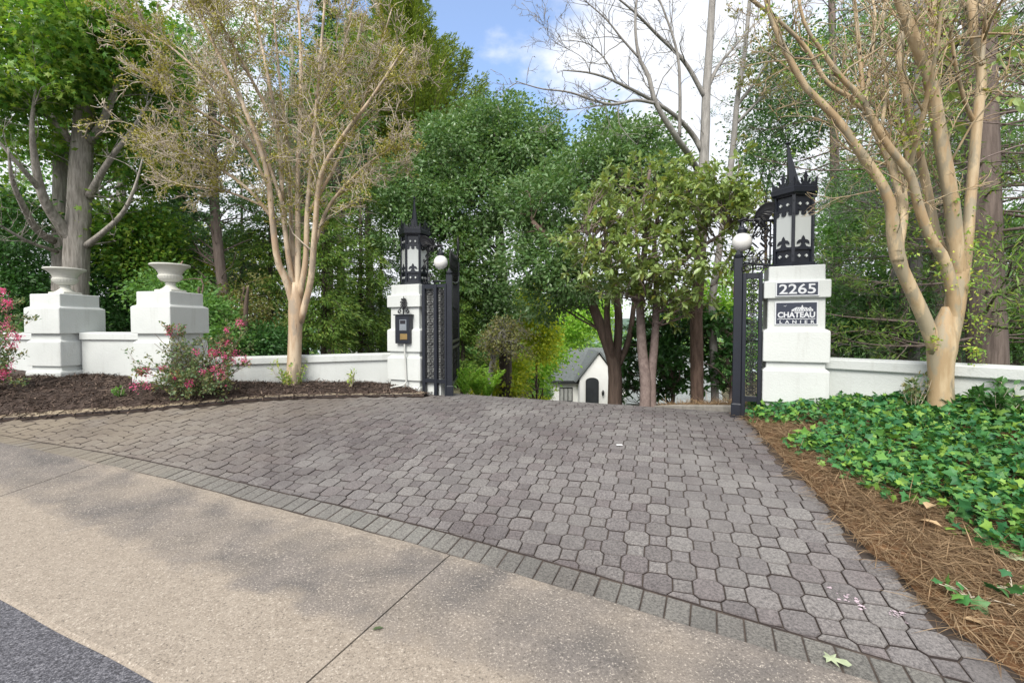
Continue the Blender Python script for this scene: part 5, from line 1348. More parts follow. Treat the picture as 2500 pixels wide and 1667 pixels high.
# hemlocks behind the low left wall
for i, (u, Y, vt, hw, vb, lf, lab) in enumerate(((660, 12.5, 330, 110, 830, 'hem', 'hemlock with drooping sprays just left of the crape myrtle trunk'), (790, 11.5, 440, 100, 840, 'hem', 'yellowish hemlock with drooping sprays just beyond the crape myrtle trunk'), (880, 13, 380, 110, 850, 'hem', 'tall hemlock directly behind the call box pillar'), (1130, 13.5, 560, 60, 930, 'hem', 'olive hemlock beyond the open gate leaf'), (590, 14, 420, 120, 860, 'dkhem', 'dark hemlock behind the leaning brown trunk'), (930, 16, 420, 110, 880, 'dkhem', 'dark hemlock showing over the call box pillar'))):
    conifer('hemlock_tree', lab, u, Y, vt, hw, vb, lf, 'dark', 120 + i, 105, -.12, .10, 'hemlocks beyond the left wall', 'spray', 150, .5, .085, .55)
for i, (u, Y, lab) in enumerate(((745, 15, 'slim dark trunk farthest left of the hemlock stems'), (835, 14.5, 'slim dark trunk in the gap between hemlocks'), (905, 15.5, 'slim dark trunk just left of the call box pillar'))):
    tree('pine_tree', lab, 'tree', gb(u, Y), [trunk(u, Y, [(u - 2, 700), (u - 6, 560), (u - 10, 400)], .13, .08)], [blob(u - 10, 400, Y, 90, 90, 1.5)], 'dark', 'dkhem', 130 + i, 45, 60, .5, .11, 'spray', 30, twig=16)
tree('pine_tree', 'leaning brown pine trunk rising behind the nearer urn pedestal', 'tree', gb(566, 11), [trunk(566, 11, [(555, 800), (546, 720), (532, 600), (524, 500), (520, 400), (518, 250)], .125, .09)],
     [blob(450, 560, 11.5, 90, 60, 1.2), blob(600, 520, 11.5, 80, 70, 1.2), blob(510, 330, 11, 100, 80, 1.4), blob(440, 660, 12, 60, 40, 1)], 'pine', 'dkhem', 141, 90, 70, .45, .10, 'spray', 50, twig=34)
# broadleaf crowns over the drive
tree('sweetgum_tree', 'large full green tree standing behind the open gate leaf', 'tree', gb(1235, 15.5), [trunk(1235, 15.5, [(1232, 800), (1225, 650), (1215, 500), (1210, 380)], .22, .08)],
     [blob(1200, 340, 15.5, 100, 70, 1.8), blob(1105, 400, 15, 110, 85, 1.8), blob(1270, 400, 15, 100, 80, 1.8), blob(1255, 285, 15.5, 38, 45, .7), blob(1150, 300, 15.6, 40, 40, .7), blob(1000, 470, 14.5, 90, 70, 1.6), blob(1150, 500, 14.5, 130, 80, 1.8), blob(985, 560, 14, 70, 60, 1.2), blob(1090, 600, 14, 100, 70, 1.6), blob(1160, 690, 14.2, 90, 60, 1.3), blob(1195, 760, 14.5, 80, 50, 1.2), blob(1340, 330, 15, 30, 55, .6), blob(1320, 430, 15, 70, 60, 1.2)],
     'dark', 'gum', 151, 920, 80, .40, .12, 'oval', 120)
S = [trunk(1500, 10.6, [(1502, 940), (1499, 890), (1480, 830), (1456, 770), (1430, 700), (1395, 640), (1340, 585), (1300, 540)], .165, .05),
     [(1500, 905, 10.6, .11), (1508, 840, 10.6, .10), (1510, 770, 10.6, .09), (1500, 690, 10.7, .07), (1480, 590, 10.8, .05), (1470, 480, 11, .03)], [(1505, 900, 10.6, .08), (1535, 830, 10.8, .07), (1548, 740, 11, .055), (1560, 640, 11.2, .04), (1540, 480, 11.5, .03)], [(1498, 890, 10.6, .08), (1482, 780, 10.2, .07), (1488, 700, 10, .05)]]
tree('sweetgum_tree', 'dark forked tree standing in front of the white house', 'tree', gb(1500, 10.6), S,
     [blob(1350, 500, 11.5, 110, 80, 1.3), blob(1430, 430, 12, 100, 70, 1.3), blob(1510, 365, 12.4, 80, 60, 1.2), blob(1590, 340, 12.6, 60, 40, .8), blob(1330, 640, 11, 90, 60, 1.1), blob(1410, 690, 10.5, 90, 45, 1), blob(1290, 560, 11.5, 60, 60, 1), blob(1560, 430, 12, 90, 60, 1.1), blob(1340, 740, 11.5, 60, 40, .8), blob(1470, 300, 12.6, 30, 25, .5)], 'brown', 'gum', 152, 490, 66, .36, .11, 'oval', 90)
# magnolia: leaves in whorls at the ends of the shoots
def magnolia(label, b, S, blobs, seed, n, ls, twn, leaf='mag'):
    rng = np.random.default_rng(seed); t = thing('magnolia_tree', label, 'tree', b, 'magnolia trees'); st_ = [px_limb(s) for s in S]; polys = [(p, r, 9) for p, r in st_]
    Cc, D = clumps(rng, blobs, n); con = []; connect(rng, con, st_, Cc, n, .016); polys += con; out = []
    for p, r, _ in con: twigs(rng, p, r, twn, .5, .5, .2, 1, out, .4, 5, .2, .5, 2, .004)
    polys += out; g = MB(); ends = [(q[0][-1], q[0][-1] - q[0][-2]) for q in con + out]
    for e, d in ends:
        k = rng.integers(6, 12); d = unit(d); ring = rng.normal(size=(k, 3)); A = ring * .9 + d * .7 + np.array([0, 0, -.25]); leaves(g, np.repeat(e[None], k, 0) + rng.normal(size=(k, 3)) * .02, ls, 'big', rng, A, .15, .8, .3)
    stem_mesh('trunk', BK['mag'], t, polys); g.build('crown', LF[leaf], t)
S = [trunk(1574, 8.7, [(1576, 930), (1568, 860), (1564, 780), (1562, 700), (1575, 600), (1572, 500), (1590, 400)], .105, .03), trunk(1592, 8.75, [(1590, 920), (1597, 850), (1602, 760), (1602, 680), (1598, 580), (1620, 460)], .088, .03),
     [(1570, 700, 8.7, .05), (1500, 620, 8.3, .035), (1420, 560, 8, .02)], [(1600, 700, 8.7, .05), (1690, 620, 8.3, .04), (1780, 560, 7.9, .02)]]
magnolia('magnolia with two pinkish stems and large leaves in the gateway', gb(1574, 8.7), S, [blob(1560, 500, 8.7, 150, 90, 1.2), blob(1690, 520, 8.4, 120, 100, 1.1), blob(1450, 580, 8.5, 100, 60, .9), blob(1600, 640, 8.3, 180, 70, 1.1), blob(1770, 470, 8, 80, 90, .8), blob(1520, 690, 8.5, 110, 35, .8), blob(1650, 720, 8.6, 110, 40, .8)], 161, 270, .135, 3)
S = [trunk(1640, 11.5, [(1650, 880), (1660, 820), (1650, 700)], .05, .03), trunk(1780, 10.6, [(1790, 900), (1800, 800), (1790, 700)], .045, .02)]
magnolia('low dark magnolia hanging in front of the grey roofed wing', gb(1640, 11.5), S, [blob(1640, 880, 10.6, 60, 45, .7), blob(1590, 820, 11, 60, 50, .7), blob(1680, 800, 11, 60, 60, .7), blob(1770, 830, 10.6, 50, 70, .6), blob(1660, 930, 11, 40, 30, .6), blob(1760, 910, 10.8, 30, 40, .5), blob(1620, 950, 11.5, 30, 20, .5), blob(1530, 900, 12.5, 34, 55, .5), blob(1545, 840, 12, 40, 40, .5)], 162, 175, .17, 3, 'shrub')
# bare grey tree and the tall pale stem beside it
Y7 = 9.7
S = [trunk(1702, Y7, [(1701, 850), (1700, 760), (1708, 650), (1715, 520), (1718, 400), (1723, 287), (1724, 230), (1732, 120), (1738, 20), (1742, -40)], .135, .06),
     [(1714, 370, Y7, .06), (1695, 335, Y7, .055), (1659, 293, Y7 - .3, .045), (1608, 255, Y7 - .6, .037), (1506, 201, Y7 - 1, .025), (1442, 179, Y7 - 1.2, .018), (1375, 172, Y7 - 1.4, .010)],
     [(1705, 420, Y7, .06), (1685, 383, Y7 - .4, .06), (1653, 338, Y7 - .8, .055), (1602, 255, Y7 - 1.1, .045), (1583, 185, Y7 - 1.2, .038), (1560, 140, Y7 - 1.2, .03), (1551, 64, Y7 - 1.3, .024), (1556, -20, Y7 - 1.3, .018)],
     [(1600, 253, Y7 - 1.1, .03), (1551, 245, Y7 - 1.4, .027), (1487, 255, Y7 - 1.7, .022), (1391, 226, Y7 - 2, .016), (1321, 217, Y7 - 2.2, .011), (1257, 198, Y7 - 2.4, .006)],
     [(1722, 240, Y7, .05), (1672, 153, Y7 - .2, .04), (1605, 86, Y7 - .5, .03), (1551, 32, Y7 - .8, .022), (1500, -10, Y7 - 1, .015)],
     [(1659, 335, Y7 - .8, .035), (1660, 223, Y7 - 1, .03), (1653, 128, Y7 - 1.1, .024), (1622, 30, Y7 - 1.2, .018), (1600, -20, Y7 - 1.2, .014)],
     [(1560, 142, Y7 - 1.2, .022), (1519, 96, Y7 - 1.3, .018), (1480, 48, Y7 - 1.4, .014), (1428, 2, Y7 - 1.5, .010)], [(1729, 212, Y7, .045), (1755, 160, Y7, .035), (1790, 118, Y7 + .2, .025), (1840, 60, Y7 + .3, .015)],
     [(1506, 201, Y7 - 1, .018), (1480, 150, Y7 - 1.1, .014), (1440, 110, Y7 - 1.2, .010), (1390, 98, Y7 - 1.3, .006)], [(1487, 255, Y7 - 1.7, .012), (1440, 262, Y7 - 1.8, .009), (1385, 270, Y7 - 1.9, .005)], [(1442, 179, Y7 - 1.2, .012), (1420, 140, Y7 - 1.3, .008), (1350, 100, Y7 - 1.4, .005), (1325, 60, Y7 - 1.4, .004)]]
def bare(label, b, S, bark, seed, n, name='bare_tree', L=.9, up=.12, leaf=None):
    rng = np.random.default_rng(seed); t = thing(name, label, 'tree', b, 'bare branched trees'); st_ = [px_limb(s, 24) for s in S]; polys = [(p, r, 9) for p, r in st_]; out = []
    for p, r in st_[1:]: twigs(rng, p, r, n, L, .42, up, 3, out, .25, 6, .2, .5, 3, .0036)
    twigs(rng, st_[0][0], st_[0][1], n, L, .5, up, 2, out, .65, 6, .2, .5, 4, .004)
    stem_mesh('trunk', BK[bark], t, polys + out)
    if leaf:
        g = MB(); P, A = along(rng, out, leaf[1], .3, .05); leaves(g, P, leaf[2], leaf[3], rng, A, .7, .4, .35); g.build('crown', LF[leaf[0]], t)
bare('bare grey tree with fine leafless branches against the sky', gb(1702, Y7), S, 'two', 171, 15)
S = [trunk(1747, 10.6, [(1742, 850), (1738, 740), (1758, 600), (1785, 400), (1795, 300), (1800, 240), (1818, 130), (1832, -20)], .09, .04), [(1797, 262, 10.6, .04), (1850, 190, 10.4, .03), (1880, 130, 10.3, .018)], [(1800, 300, 10.6, .035), (1860, 240, 10.3, .025), (1930, 190, 10, .012)], [(1738, 700, 10.6, .05), (1800, 600, 10, .04), (1850, 540, 9.6, .03), (1900, 500, 9.2, .015)]]
bare('thin pale tree bending behind the dragon lamp, right of the bare one', gb(1747, 10.6), S, 'palegrey', 172, 11, leaf=('olive', 1500, .08, 'oval'))
# pines behind the right wall with long bare side branches
def wallpine(label, u, Y, pts, r0, r1, bark, seed, nbr, blen, leafn, lf='dkhem', vlo=850):
    rng = np.random.default_rng(seed); b = gb(u, Y); t = thing('pine_tree', label, 'tree', b, 'pines beyond the right wall'); st_ = px_limb(trunk(u, Y, pts, r0, r1), 40); polys = [(*st_, 9)]; out = []
    for _ in range(nbr):
        i = rng.integers(8, 38); p = st_[0][i]; a = rng.uniform(0, 2 * math.pi); d = np.array([math.cos(a), math.sin(a), rng.uniform(-.15, .2)]); L = blen * rng.uniform(.5, 1.2); r = rng.uniform(.012, .03)
        q = curve([p, p + d * L * .4 + [0, 0, -.03 * L], p + d * L * .75 + rng.normal(size=3) * .1, p + d * L + rng.normal(size=3) * .15 + [0, 0, .08 * L]], 14); out.append((q, np.linspace(r, .005, 14), 4))
        twigs(rng, q, np.linspace(r, .005, 14), 9, .8, .4, .05, 2, out, .25, 6, .2, .5, 4, .0035)
    stem_mesh('trunk', BK[bark], t, polys + out)
    g = MB(); P, A = along(rng, [o for o in out if o[2] < 4], leafn * 2, .35, .06); leaves(g, P, .10, 'needle', rng, A, .6, .3, .4, 1.6); g.build('crown', LF[lf], t)
wallpine('thick dark pine right behind the wall beside the tan crape', 2416, 7.0, [(2408, 820), (2404, 700), (2400, 480), (2396, 250), (2392, -30)], .235, .17, 'pine', 181, 46, 2.6, 6500, 'hem')
wallpine('straight pine glimpsed between the crape stems', 2290, 10.5, [(2292, 600), (2300, 400), (2308, 200), (2312, -30)], .16, .12, 'pine', 182, 30, 2.6, 5500)
wallpine('ashen pine trunk seen above the thick dark one', 2372, 12.5, [(2370, 500), (2370, 250), (2368, -30)], .19, .15, 'ashen', 183, 34, 3.0, 6000)
wallpine('grey trunk of a pair behind the wall near the 2265 pillar', 2226, 9.6, [(2228, 780), (2236, 640), (2238, 480), (2244, 200), (2246, -30)], .125, .08, 'ashen', 184, 26, 2.4, 4500)
wallpine('leaning brown trunk joined low to the grey one', 2196, 9.7, [(2202, 780), (2214, 680), (2222, 560), (2210, 300)], .085, .06, 'pine', 185, 14, 2., 2500)
wallpine('slim pale trunk just right of the 2265 pillar', 2180, 10.2, [(2181, 780), (2182, 680), (2184, 560), (2170, 300)], .055, .04, 'palegrey', 186, 16, 2.2, 2500)
wallpine('distant pine behind the lantern of the 2265 pillar', 2040, 14, [(2040, 600), (2036, 300), (2030, -30)], .14, .09, 'pine', 187, 40, 3.2, 7000)
wallpine('pine outside the photo edge reaching in with bare branches', 2590, 7.5, [(2590, 700), (2595, 300), (2600, -30)], .2, .15, 'pine', 188, 44, 3.0, 5500, 'hem')
# magnolia shoot hanging in above the right crape
S = [[(2560, 160, 4.6, .03), (2470, 190, 4.4, .02), (2400, 220, 4.3, .012)]]
def mag_branch():
    rng = np.random.default_rng(191); b = gb(2760, 5.6); t = thing('magnolia_tree', 'magnolia outside the edge whose big leaves hang among the crape stems', 'tree', b, 'magnolia trees')
    st_ = [px_limb(trunk(2760, 5.6, [(2750, 600), (2700, 250), (2640, 60)], .07, .03))]; polys = [(*s, 9) for s in st_]; g = MB()
    for (u, v, Y) in ((2300, 120, 4.7), (2410, 40, 4.6), (2320, 225, 4.6), (2440, 150, 4.5), (2340, 50, 4.7), (2460, 60, 4.5), (2300, 150, 5), (2420, 230, 4.6), (2490, 130, 4.4), (2480, 240, 4.5), (2310, 30, 4.9), (2220, 160, 4.8), (2050, 280, 5), (2060, 170, 5), (2120, 560, 5.2), (2330, 300, 5)):
        c = at(u, v, Y); p = st_[0][0][-6]; m_ = p * .5 + c * .5 + rng.normal(size=3) * .1 + [0, 0, .1]; q = curve([p, m_, c], 10); polys.append((q, np.linspace(.012, .004, 10), 1))
        k = rng.integers(3, 7); leaves(g, np.repeat(c[None], k, 0), .14, 'big', rng, rng.normal(size=(k, 3)) * .9 + [0, 0, -.3], .1, .6, .3)
    stem_mesh('trunk', BK['mag'], t, polys); g.build('leaves', LF['mag'], t)
mag_branch()
# broadleaf understorey: each bush and tree a thing of its own
US = 'bushes and small trees beyond the walls'
def bush(name, label, u, Y, blobs, leaf, seed, nc, nl, cs, ls, tm='oval', cat='bush', bark='brown', vt=None, grp=US):
    c = blobs[0][0]; tree(name, label, cat, gb(u, Y), [trunk(u, Y, [(u, vt or 760), (u + 6, (vt or 760) - 60)], .045, .02)], blobs, bark, leaf, seed, nc, nl, cs, ls, tm, 24, grp)
bush('laurel_bush', 'dark laurel filling the gap left of the grey maple trunk', 30, 11, [blob(20, 620, 11, 110, 70, 1.), blob(10, 720, 10.6, 90, 50, .8), blob(-60, 560, 11, 90, 90, 1.), blob(110, 690, 11, 70, 60, .8)  , blob(40, 540, 9.6, 70, 60, .8)], 'shrub', 201, 330, 60, .36, .09)
bush('laurel_bush', 'dark green bush between the two urns', 270, 11, [blob(270, 720, 11, 70, 70, .8), blob(290, 640, 11.2, 50, 60, .9), blob(300, 790, 10.8, 50, 40, .7), blob(240, 780, 10.8, 50, 45, .7)], 'shrub', 202, 230, 60, .34, .085)
bush('laurel_bush', 'bright leafy tree crown just above the nearer urn', 345, 11, [blob(340, 600, 11, 80, 70, 1), blob(390, 660, 11, 60, 60, .9), blob(300, 540, 11.2, 60, 50, .9)], 'maple', 203, 200, 55, .38, .10, cat='tree')
bush('laurel_bush', 'dark bush right behind the nearer urn pedestal', 480, 9, [blob(490, 780, 9.2, 60, 60, .8), blob(430, 720, 10, 60, 50, .8), blob(520, 840, 8.8, 50, 40, .7)], 'mid', 204, 170, 60, .32, .08)
bush('laurel_bush', 'low dark bush along the low wall left of the crape trunk', 600, 9.5, [blob(600, 850, 9.5, 60, 30, .7), blob(660, 840, 10, 40, 40, .7)], 'shrub', 205, 110, 60, .3, .08)
bush('bare_bush', 'thin brown stemmed bush showing behind the low wall', 590, 11, [blob(600, 740, 11, 60, 60, .8), blob(640, 790, 11, 50, 40, .7)], 'olive', 206, 70, 26, .34, .08)
bush('yellow_tree', 'yellowing tree far behind the leaning brown trunk', 470, 19, [blob(470, 620, 19, 70, 70, 1.4), blob(600, 640, 19, 60, 60, 1.4), blob(520, 700, 18, 60, 50, 1.2)], 'yellow', 207, 190, 40, .55, .15, cat='tree')
bush('yellow_tree', 'yellow green locust tree seen through the gateway', 1310, 19, [blob(1305, 780, 19, 34, 50, .9), blob(1315, 850, 19, 34, 34, .8), blob(1290, 730, 19.5, 26, 30, .7), blob(1330, 810, 19, 22, 20, .5), blob(1250, 900, 17, 34, 30, .6), blob(1220, 940, 16, 50, 28, .7)], 'yellow', 208, 230, 46, .45, .15, cat='tree', vt=820)
bush('small_tree', 'mid green tree behind the yellow locust in the gateway', 1325, 27, [blob(1380, 800, 27, 50, 60, 1.4), blob(1330, 860, 25, 40, 40, 1.2), blob(1440, 760, 28, 50, 50, 1.4), blob(1300, 900, 24, 40, 40, 1)], 'fern', 209, 260, 46, .7, .2, cat='tree', vt=820)
bush('boxwood_bush', 'clipped round boxwood at the corner of the white house', 1330, 34, [blob(1328, 960, 34, 17, 20, .5), blob(1312, 975, 33, 14, 12, .5)], 'mid', 210, 120, 50, .3, .12, vt=990)
bush('yellow_bush', 'low yellow flowering bush just beyond the crest of the drive', 1310, 27, [blob(1318, 978, 27, 20, 9, .4)], 'yellow', 211, 50, 40, .25, .1, vt=1000)
bush('small_tree', 'leafy green tree right of the 2265 pillar', 2080, 11.5, [blob(2090, 640, 11.5, 70, 80, 1), blob(2060, 560, 12, 60, 60, 1), blob(2070, 740, 11, 70, 60, .9), blob(2110, 480, 12.4, 70, 60, 1)], 'mid', 212, 300, 50, .42, .095, cat='tree')
bush('small_tree', 'dark bush above the wall between 2265 pillar and pale trunks', 2120, 10, [blob(2110, 810, 10, 80, 45, .8), blob(2160, 760, 10.4, 60, 50, .8)], 'shrub', 213, 170, 55, .36, .09)
bush('small_tree', 'green bush low between the grey trunks and tan crape', 2300, 11, [blob(2300, 800, 11, 70, 50, .9), blob(2280, 700, 12, 70, 60, 1), blob(2330, 600, 12.5, 70, 60, 1)], 'mid', 214, 230, 50, .4, .095)
bush('small_tree', 'green bush past the thick dark pine at the edge', 2480, 10, [blob(2480, 800, 10, 50, 60, .8), blob(2490, 690, 10.5, 60, 60, .9), blob(2460, 560, 11.5, 60, 60, 1)], 'mid', 215, 200, 50, .4, .095)
bush('small_tree', 'hazy green tree seen high between the pine trunks', 2160, 15, [blob(2130, 380, 15, 80, 60, 1.2), blob(2200, 250, 15.5, 90, 60, 1.2), blob(2330, 420, 16, 80, 70, 1.2), blob(2440, 380, 15, 60, 60, 1.2), blob(2250, 520, 15, 80, 60, 1.2), blob(2000, 200, 15.5, 80, 80, 1.2), blob(2080, 100, 16, 90, 70, 1.2), blob(2260, 60, 16, 90, 60, 1.2), blob(2420, 150, 15.5, 90, 90, 1.2), blob(2490, 280, 15, 60, 80, 1), blob(2350, 280, 15.5, 60, 60, 1)], 'mid', 216, 470, 36, .55, .12, cat='tree', vt=600)
bush('small_tree', 'grey green tree behind the dragon by the 2265 pillar', 1870, 15, [blob(1850, 330, 15, 60, 60, 1.1), blob(1880, 240, 15.5, 60, 50, 1.1), blob(1840, 430, 14.5, 60, 60, 1), blob(1950, 300, 15, 60, 70, 1), blob(1900, 130, 15.5, 70, 50, 1.1)], 'dkhem', 217, 210, 40, .5, .12, cat='tree', vt=500)
bush('small_tree', 'leafy tree between the bare grey trunk and gate post', 1800, 13, [blob(1770, 720, 13, 50, 60, .8), blob(1690, 760, 13.5, 60, 50, .8), blob(1640, 760, 13, 50, 40, .7)], 'fern', 218, 150, 46, .42, .11, cat='tree', vt=800)
tree('linden_tree', 'leafy tree filling in behind the grey maple and the urns', 'tree', gb(300, 15), [trunk(300, 15, [(300, 700), (296, 500), (300, 250)], .2, .08)], [blob(60, 300, 15, 90, 90, 1.5), blob(250, 380, 15, 90, 80, 1.5), blob(380, 300, 15.5, 70, 90, 1.3), blob(120, 480, 14.5, 90, 70, 1.3), blob(270, 180, 15.5, 100, 80, 1.4), blob(10, 150, 15, 80, 90, 1.3), blob(420, 130, 16, 70, 80, 1.3), blob(560, 120, 17, 60, 80, 1.2)], 'grey', 'mid', 219, 420, 50, .5, .12, 'oval', 60)
tree('linden_tree', 'olive green tree seen through the top of the left crape myrtle', 'tree', gb(720, 18), [trunk(720, 18, [(720, 600), (716, 300), (712, 100)], .2, .08)], [blob(640, 330, 18, 80, 80, 1.5), blob(740, 230, 18, 70, 80, 1.4), blob(860, 120, 18, 50, 80, 1.2), blob(830, 300, 18, 70, 80, 1.4), blob(690, 80, 18.5, 40, 50, 1)], 'grey', 'hem', 220, 260, 46, .5, .13, 'oval', 50)
# pale weeping dead-branched tree and ferns past the open leaf
def weeping():
    rng = np.random.default_rng(221); b = gb(1195, 13); t = thing('weeping_tree', 'small weeping tree with pale dead branches past the open gate leaf', 'tree', b, US); p, r = px_limb(trunk(1195, 13, [(1198, 900), (1215, 850), (1240, 810)], .07, .04)); polys = [(p, r, 9)]; out = []
    for i in range(26):
        c = at(rng.uniform(1170, 1300), rng.uniform(780, 900), 13 + rng.uniform(-.9, .6)); q0 = p[rng.integers(10, 20)]; m_ = q0 * .5 + c * .5 + [0, 0, .25]; q = curve([q0, m_, c], 10); out.append((q, np.linspace(.014, .005, 10), 3)); twigs(rng, q, .008, 8, .45, .5, -.15, 2, out, .3, 6, .2, .5, 3, .005)
    stem_mesh('trunk', BK['palegrey'], t, polys + out); g = MB(); P, A = along(rng, out, 2200, .3, .05); leaves(g, P, .09, 'oval', rng, A, .6, .3, .3); g.build('crown', LF['olive'], t)
weeping()
def fern(u, v, Y, label, seed):
    rng = np.random.default_rng(seed); b = at(u, v, Y); b[2] = max(b[2], tz(b[0], b[1])); t = thing('fern_plant', label, 'fern', b, 'ferns beyond the gate'); g = MB(); T = []
    for _ in range(16):
        a = rng.uniform(0, 6.3); d = np.array([math.cos(a) * .45, math.sin(a) * .45, 1]); L = rng.uniform(.45, .8); q = curve([b, b + d * L * .6, b + d * L + [d[0] * .15, d[1] * .15, -.08]], 10); T.append((q, np.linspace(.006, .002, 10)))
        P, A = along(rng, [(q, 0, 0)], 60, .15, .01); S_ = np.cross(A, [0, 0, 1.]) * rng.choice([-1, 1], 60)[:, None]; leaves(g, P, .09, 'spray', rng, S_ + A * .5, .15, .6, .3)
    s_ = MB(); s_.tubes(T, 4); s_.build('stems', LF['fern'], t); g.build('fronds', LF['fern'], t)
for i, (u, v, Y, lab) in enumerate(((1135, 968, 9.3, 'bright fern nearest the open gate leaf'), (1165, 972, 10, 'bright fern second from the open gate leaf'), (1190, 976, 10.6, 'bright fern at the foot of the weeping tree'))): fern(u, v, Y, lab, 230 + i)
# kerb and straw mound past the gate on the near side of the house drive
kl = curve(np.array([(3.5, 5.95, 0), (3.15, 6.6, 0), (2.95, 7.2, 0), (2.72, 8.0, 0), (2.75, 9.2, 0), (3.0, 11, 0)]), 40)
kz = prof(s_of(kl[:, 0], kl[:, 1]), t_of(kl[:, 0], kl[:, 1]))
T = np.gradient(kl[:, :2], axis=0); T /= np.linalg.norm(T, axis=1, keepdims=True); N = np.stack([T[:, 1], -T[:, 0]], 1)
sec = [(0, -.1), (0, .09), (.015, .11), (.11, .11), (.125, .09), (.125, -.1)]; V = []
for i in range(40):
    for o, z in sec: V.append((kl[i, 0] + N[i, 0] * o, kl[i, 1] + N[i, 1] * o, kz[i] + z))
g = MB(); g.add(V, [(i * 6 + j, i * 6 + j + 1, (i + 1) * 6 + j + 1, (i + 1) * 6 + j) for i in range(39) for j in range(5)]); M['kerb'] = mat_plain('kerb_concrete', (.30, .28, .25), .9, var=.25, scale=8, bmp=.5); g.build('kerb', M['kerb'], kind='structure', smooth=False)
A_ = kl[:, :2] + N * .12; B_ = A_ + np.array([3.2, .9])
def zm(x, y):
    return np.maximum(prof(s_of(x, y), t_of(x, y)) + .09 + .16 * np.clip(dist_poly(A_, x, y) / 1.2, 0, 1) + .02 * wob(x, y), terr(x, y) + .02)
bed('straw_mound', A_, B_, M['strawbed'], zm, 30, 60)
rng = np.random.default_rng(241); x, y = scatter(rng, np.concatenate([A_, B_[::-1]]), 9000); g = MB(); ax = rng.normal(size=(9000, 3)); ax[:, 2] *= .2
leaves(g, np.stack([x, y, zm(x, y) + rng.uniform(0, .04, 9000)], 1), .22, 'straw', rng, ax, .1, 1.2, .3, 1.3); g.build('pine_straw_mound', M['straw'], kind='stuff', label='pine straw mound behind the kerb past the gate', cat='pine straw')
# woods far beyond the houses
rng = np.random.default_rng(251); g = MB(); bl = []
for _ in range(150):
    u = rng.uniform(-500, 3000); Y = rng.uniform(48, 80); h = rng.uniform(.6, 1.)
    x = (u - 1250) / FPX * Y
    if 1430 < u < 1900: h *= .55
    bl.append((np.array([x, Y, tz(x, Y) + 6 * h]), np.array([rng.uniform(2.5, 4.5), 3, 6.5 * h])))
crown(g, rng, bl, 5200, 26, 1.5, .62, 'oval', .8)
tr = [(np.array([[b_[0][0], b_[0][1], tz(b_[0][0], b_[0][1]) - .2], [b_[0][0] + .2, b_[0][1], b_[0][2]], [b_[0][0], b_[0][1], b_[0][2] + b_[1][2] * .7]]), np.array([.28, .2, .05]), 9) for b_ in bl]
wood = thing('woodland', None, None, (0, 60, -5)); wood['kind'] = 'stuff'; wood['label'] = 'far woodland beyond the white house by the lake'; wood['category'] = 'woodland'
g.build('canopy', LF['wood'], wood); stem_mesh('trunks', BK['dark'], wood, tr)
# ------------------------------------------------------------------ white house below the drive
M['hwall'] = mat_plain('painted_brick', (.80, .81, .79), .7, 0, .04, 1.5, .3, 14); M['roof'] = mat_plain('grey_shingle', (.12, .135, .135), .9, 0, .22, 6, .6, 9); M['frame'] = mat_plain('black_frame', (.02, .022, .025), .4); M['dglass'] = mat_plain('dark_glass', (.04, .045, .05), .08, 0, .3, .8); M['blind'] = mat_plain('window_blind', (.36, .37, .36), .5); M['siding'] = mat_plain('pale_siding', (.40, .43, .425), .7, 0, .06, 2)
YH = 38.; k = YH / FPX; X = lambda u: (u - 1250) * k; Zv = lambda v: at(1250, v, YH)[2]
h = thing('house', 'white gabled house with grey roof and arched dark door below the drive', 'house', (X(1440), YH, -5.3))
g = MB(); g.box(X(1344), X(1600), YH, YH + 7, -5.5, Zv(932)); g.box(X(1411), X(1412.5), YH - .9, YH, -5.5, Zv(930))
gx0, gx1, ga = X(1412), X(1502), (X(1457), Zv(862))
g.prism([(gx0, -5.5), (gx1, -5.5), (gx1, Zv(922)), ga, (gx0, Zv(922))], YH - .9, YH + 4); g.build('wall', M['hwall'], h)
g = MB()
def slab(a, b, c, d, th=.14):
    P = np.array([a, b, c, d], float); n = np.cross(P[1] - P[0], P[3] - P[0]); n /= np.linalg.norm(n); n *= math.copysign(th, n[2]); g.add(np.concatenate([P, P + n]), [(0, 1, 2, 3), (4, 7, 6, 5), (0, 4, 5, 1), (1, 5, 6, 2), (2, 6, 7, 3), (3, 7, 4, 0)])
e = Zv(931); rg = Zv(856)
slab((X(1336), YH - .4, e), (X(1610), YH - .4, e), (X(1590), YH + 3.5, rg), (X(1392), YH + 3.5, rg)); slab((X(1336), YH - .4, e), (X(1392), YH + 3.5, rg), (X(1392), YH + 3.6, rg), (X(1336), YH + 7.4, e))
slab((gx0 - .35, YH - 1.15, Zv(930)), (ga[0], YH - 1.15, ga[1] + .12), (ga[0], YH + 4, ga[1] + .12), (gx0 - .35, YH + 4, Zv(930))); slab((gx1 + .35, YH - 1.15, Zv(930)), (gx1 + .35, YH + 4, Zv(930)), (ga[0], YH + 4, ga[1] + .12), (ga[0], YH - 1.15, ga[1] + .12))
rf = g.build('roof', M['roof'], h)
g = MB(); g.box(X(1336), X(1412), YH - .46, YH - .38, Zv(935), Zv(931)); g.build('gutter', M['frame'], h)
g = MB(); x0, x1, zt = X(1428), X(1455), Zv(928)
arch = lambda w, r: [(x0 - w, -5.4), (x1 + w, -5.4), (x1 + w, zt)] + [((x0 + x1) / 2 + (x1 - x0 + 2 * w) / 2 * math.cos(a), zt + .28 * math.sin(a) + r) for a in np.linspace(.3, math.pi - .3, 7)] + [(x0 - w, zt)]
g.prism(arch(.0, 0), YH - .96, YH - .88); dr = g.build('door', M['dglass'], h)
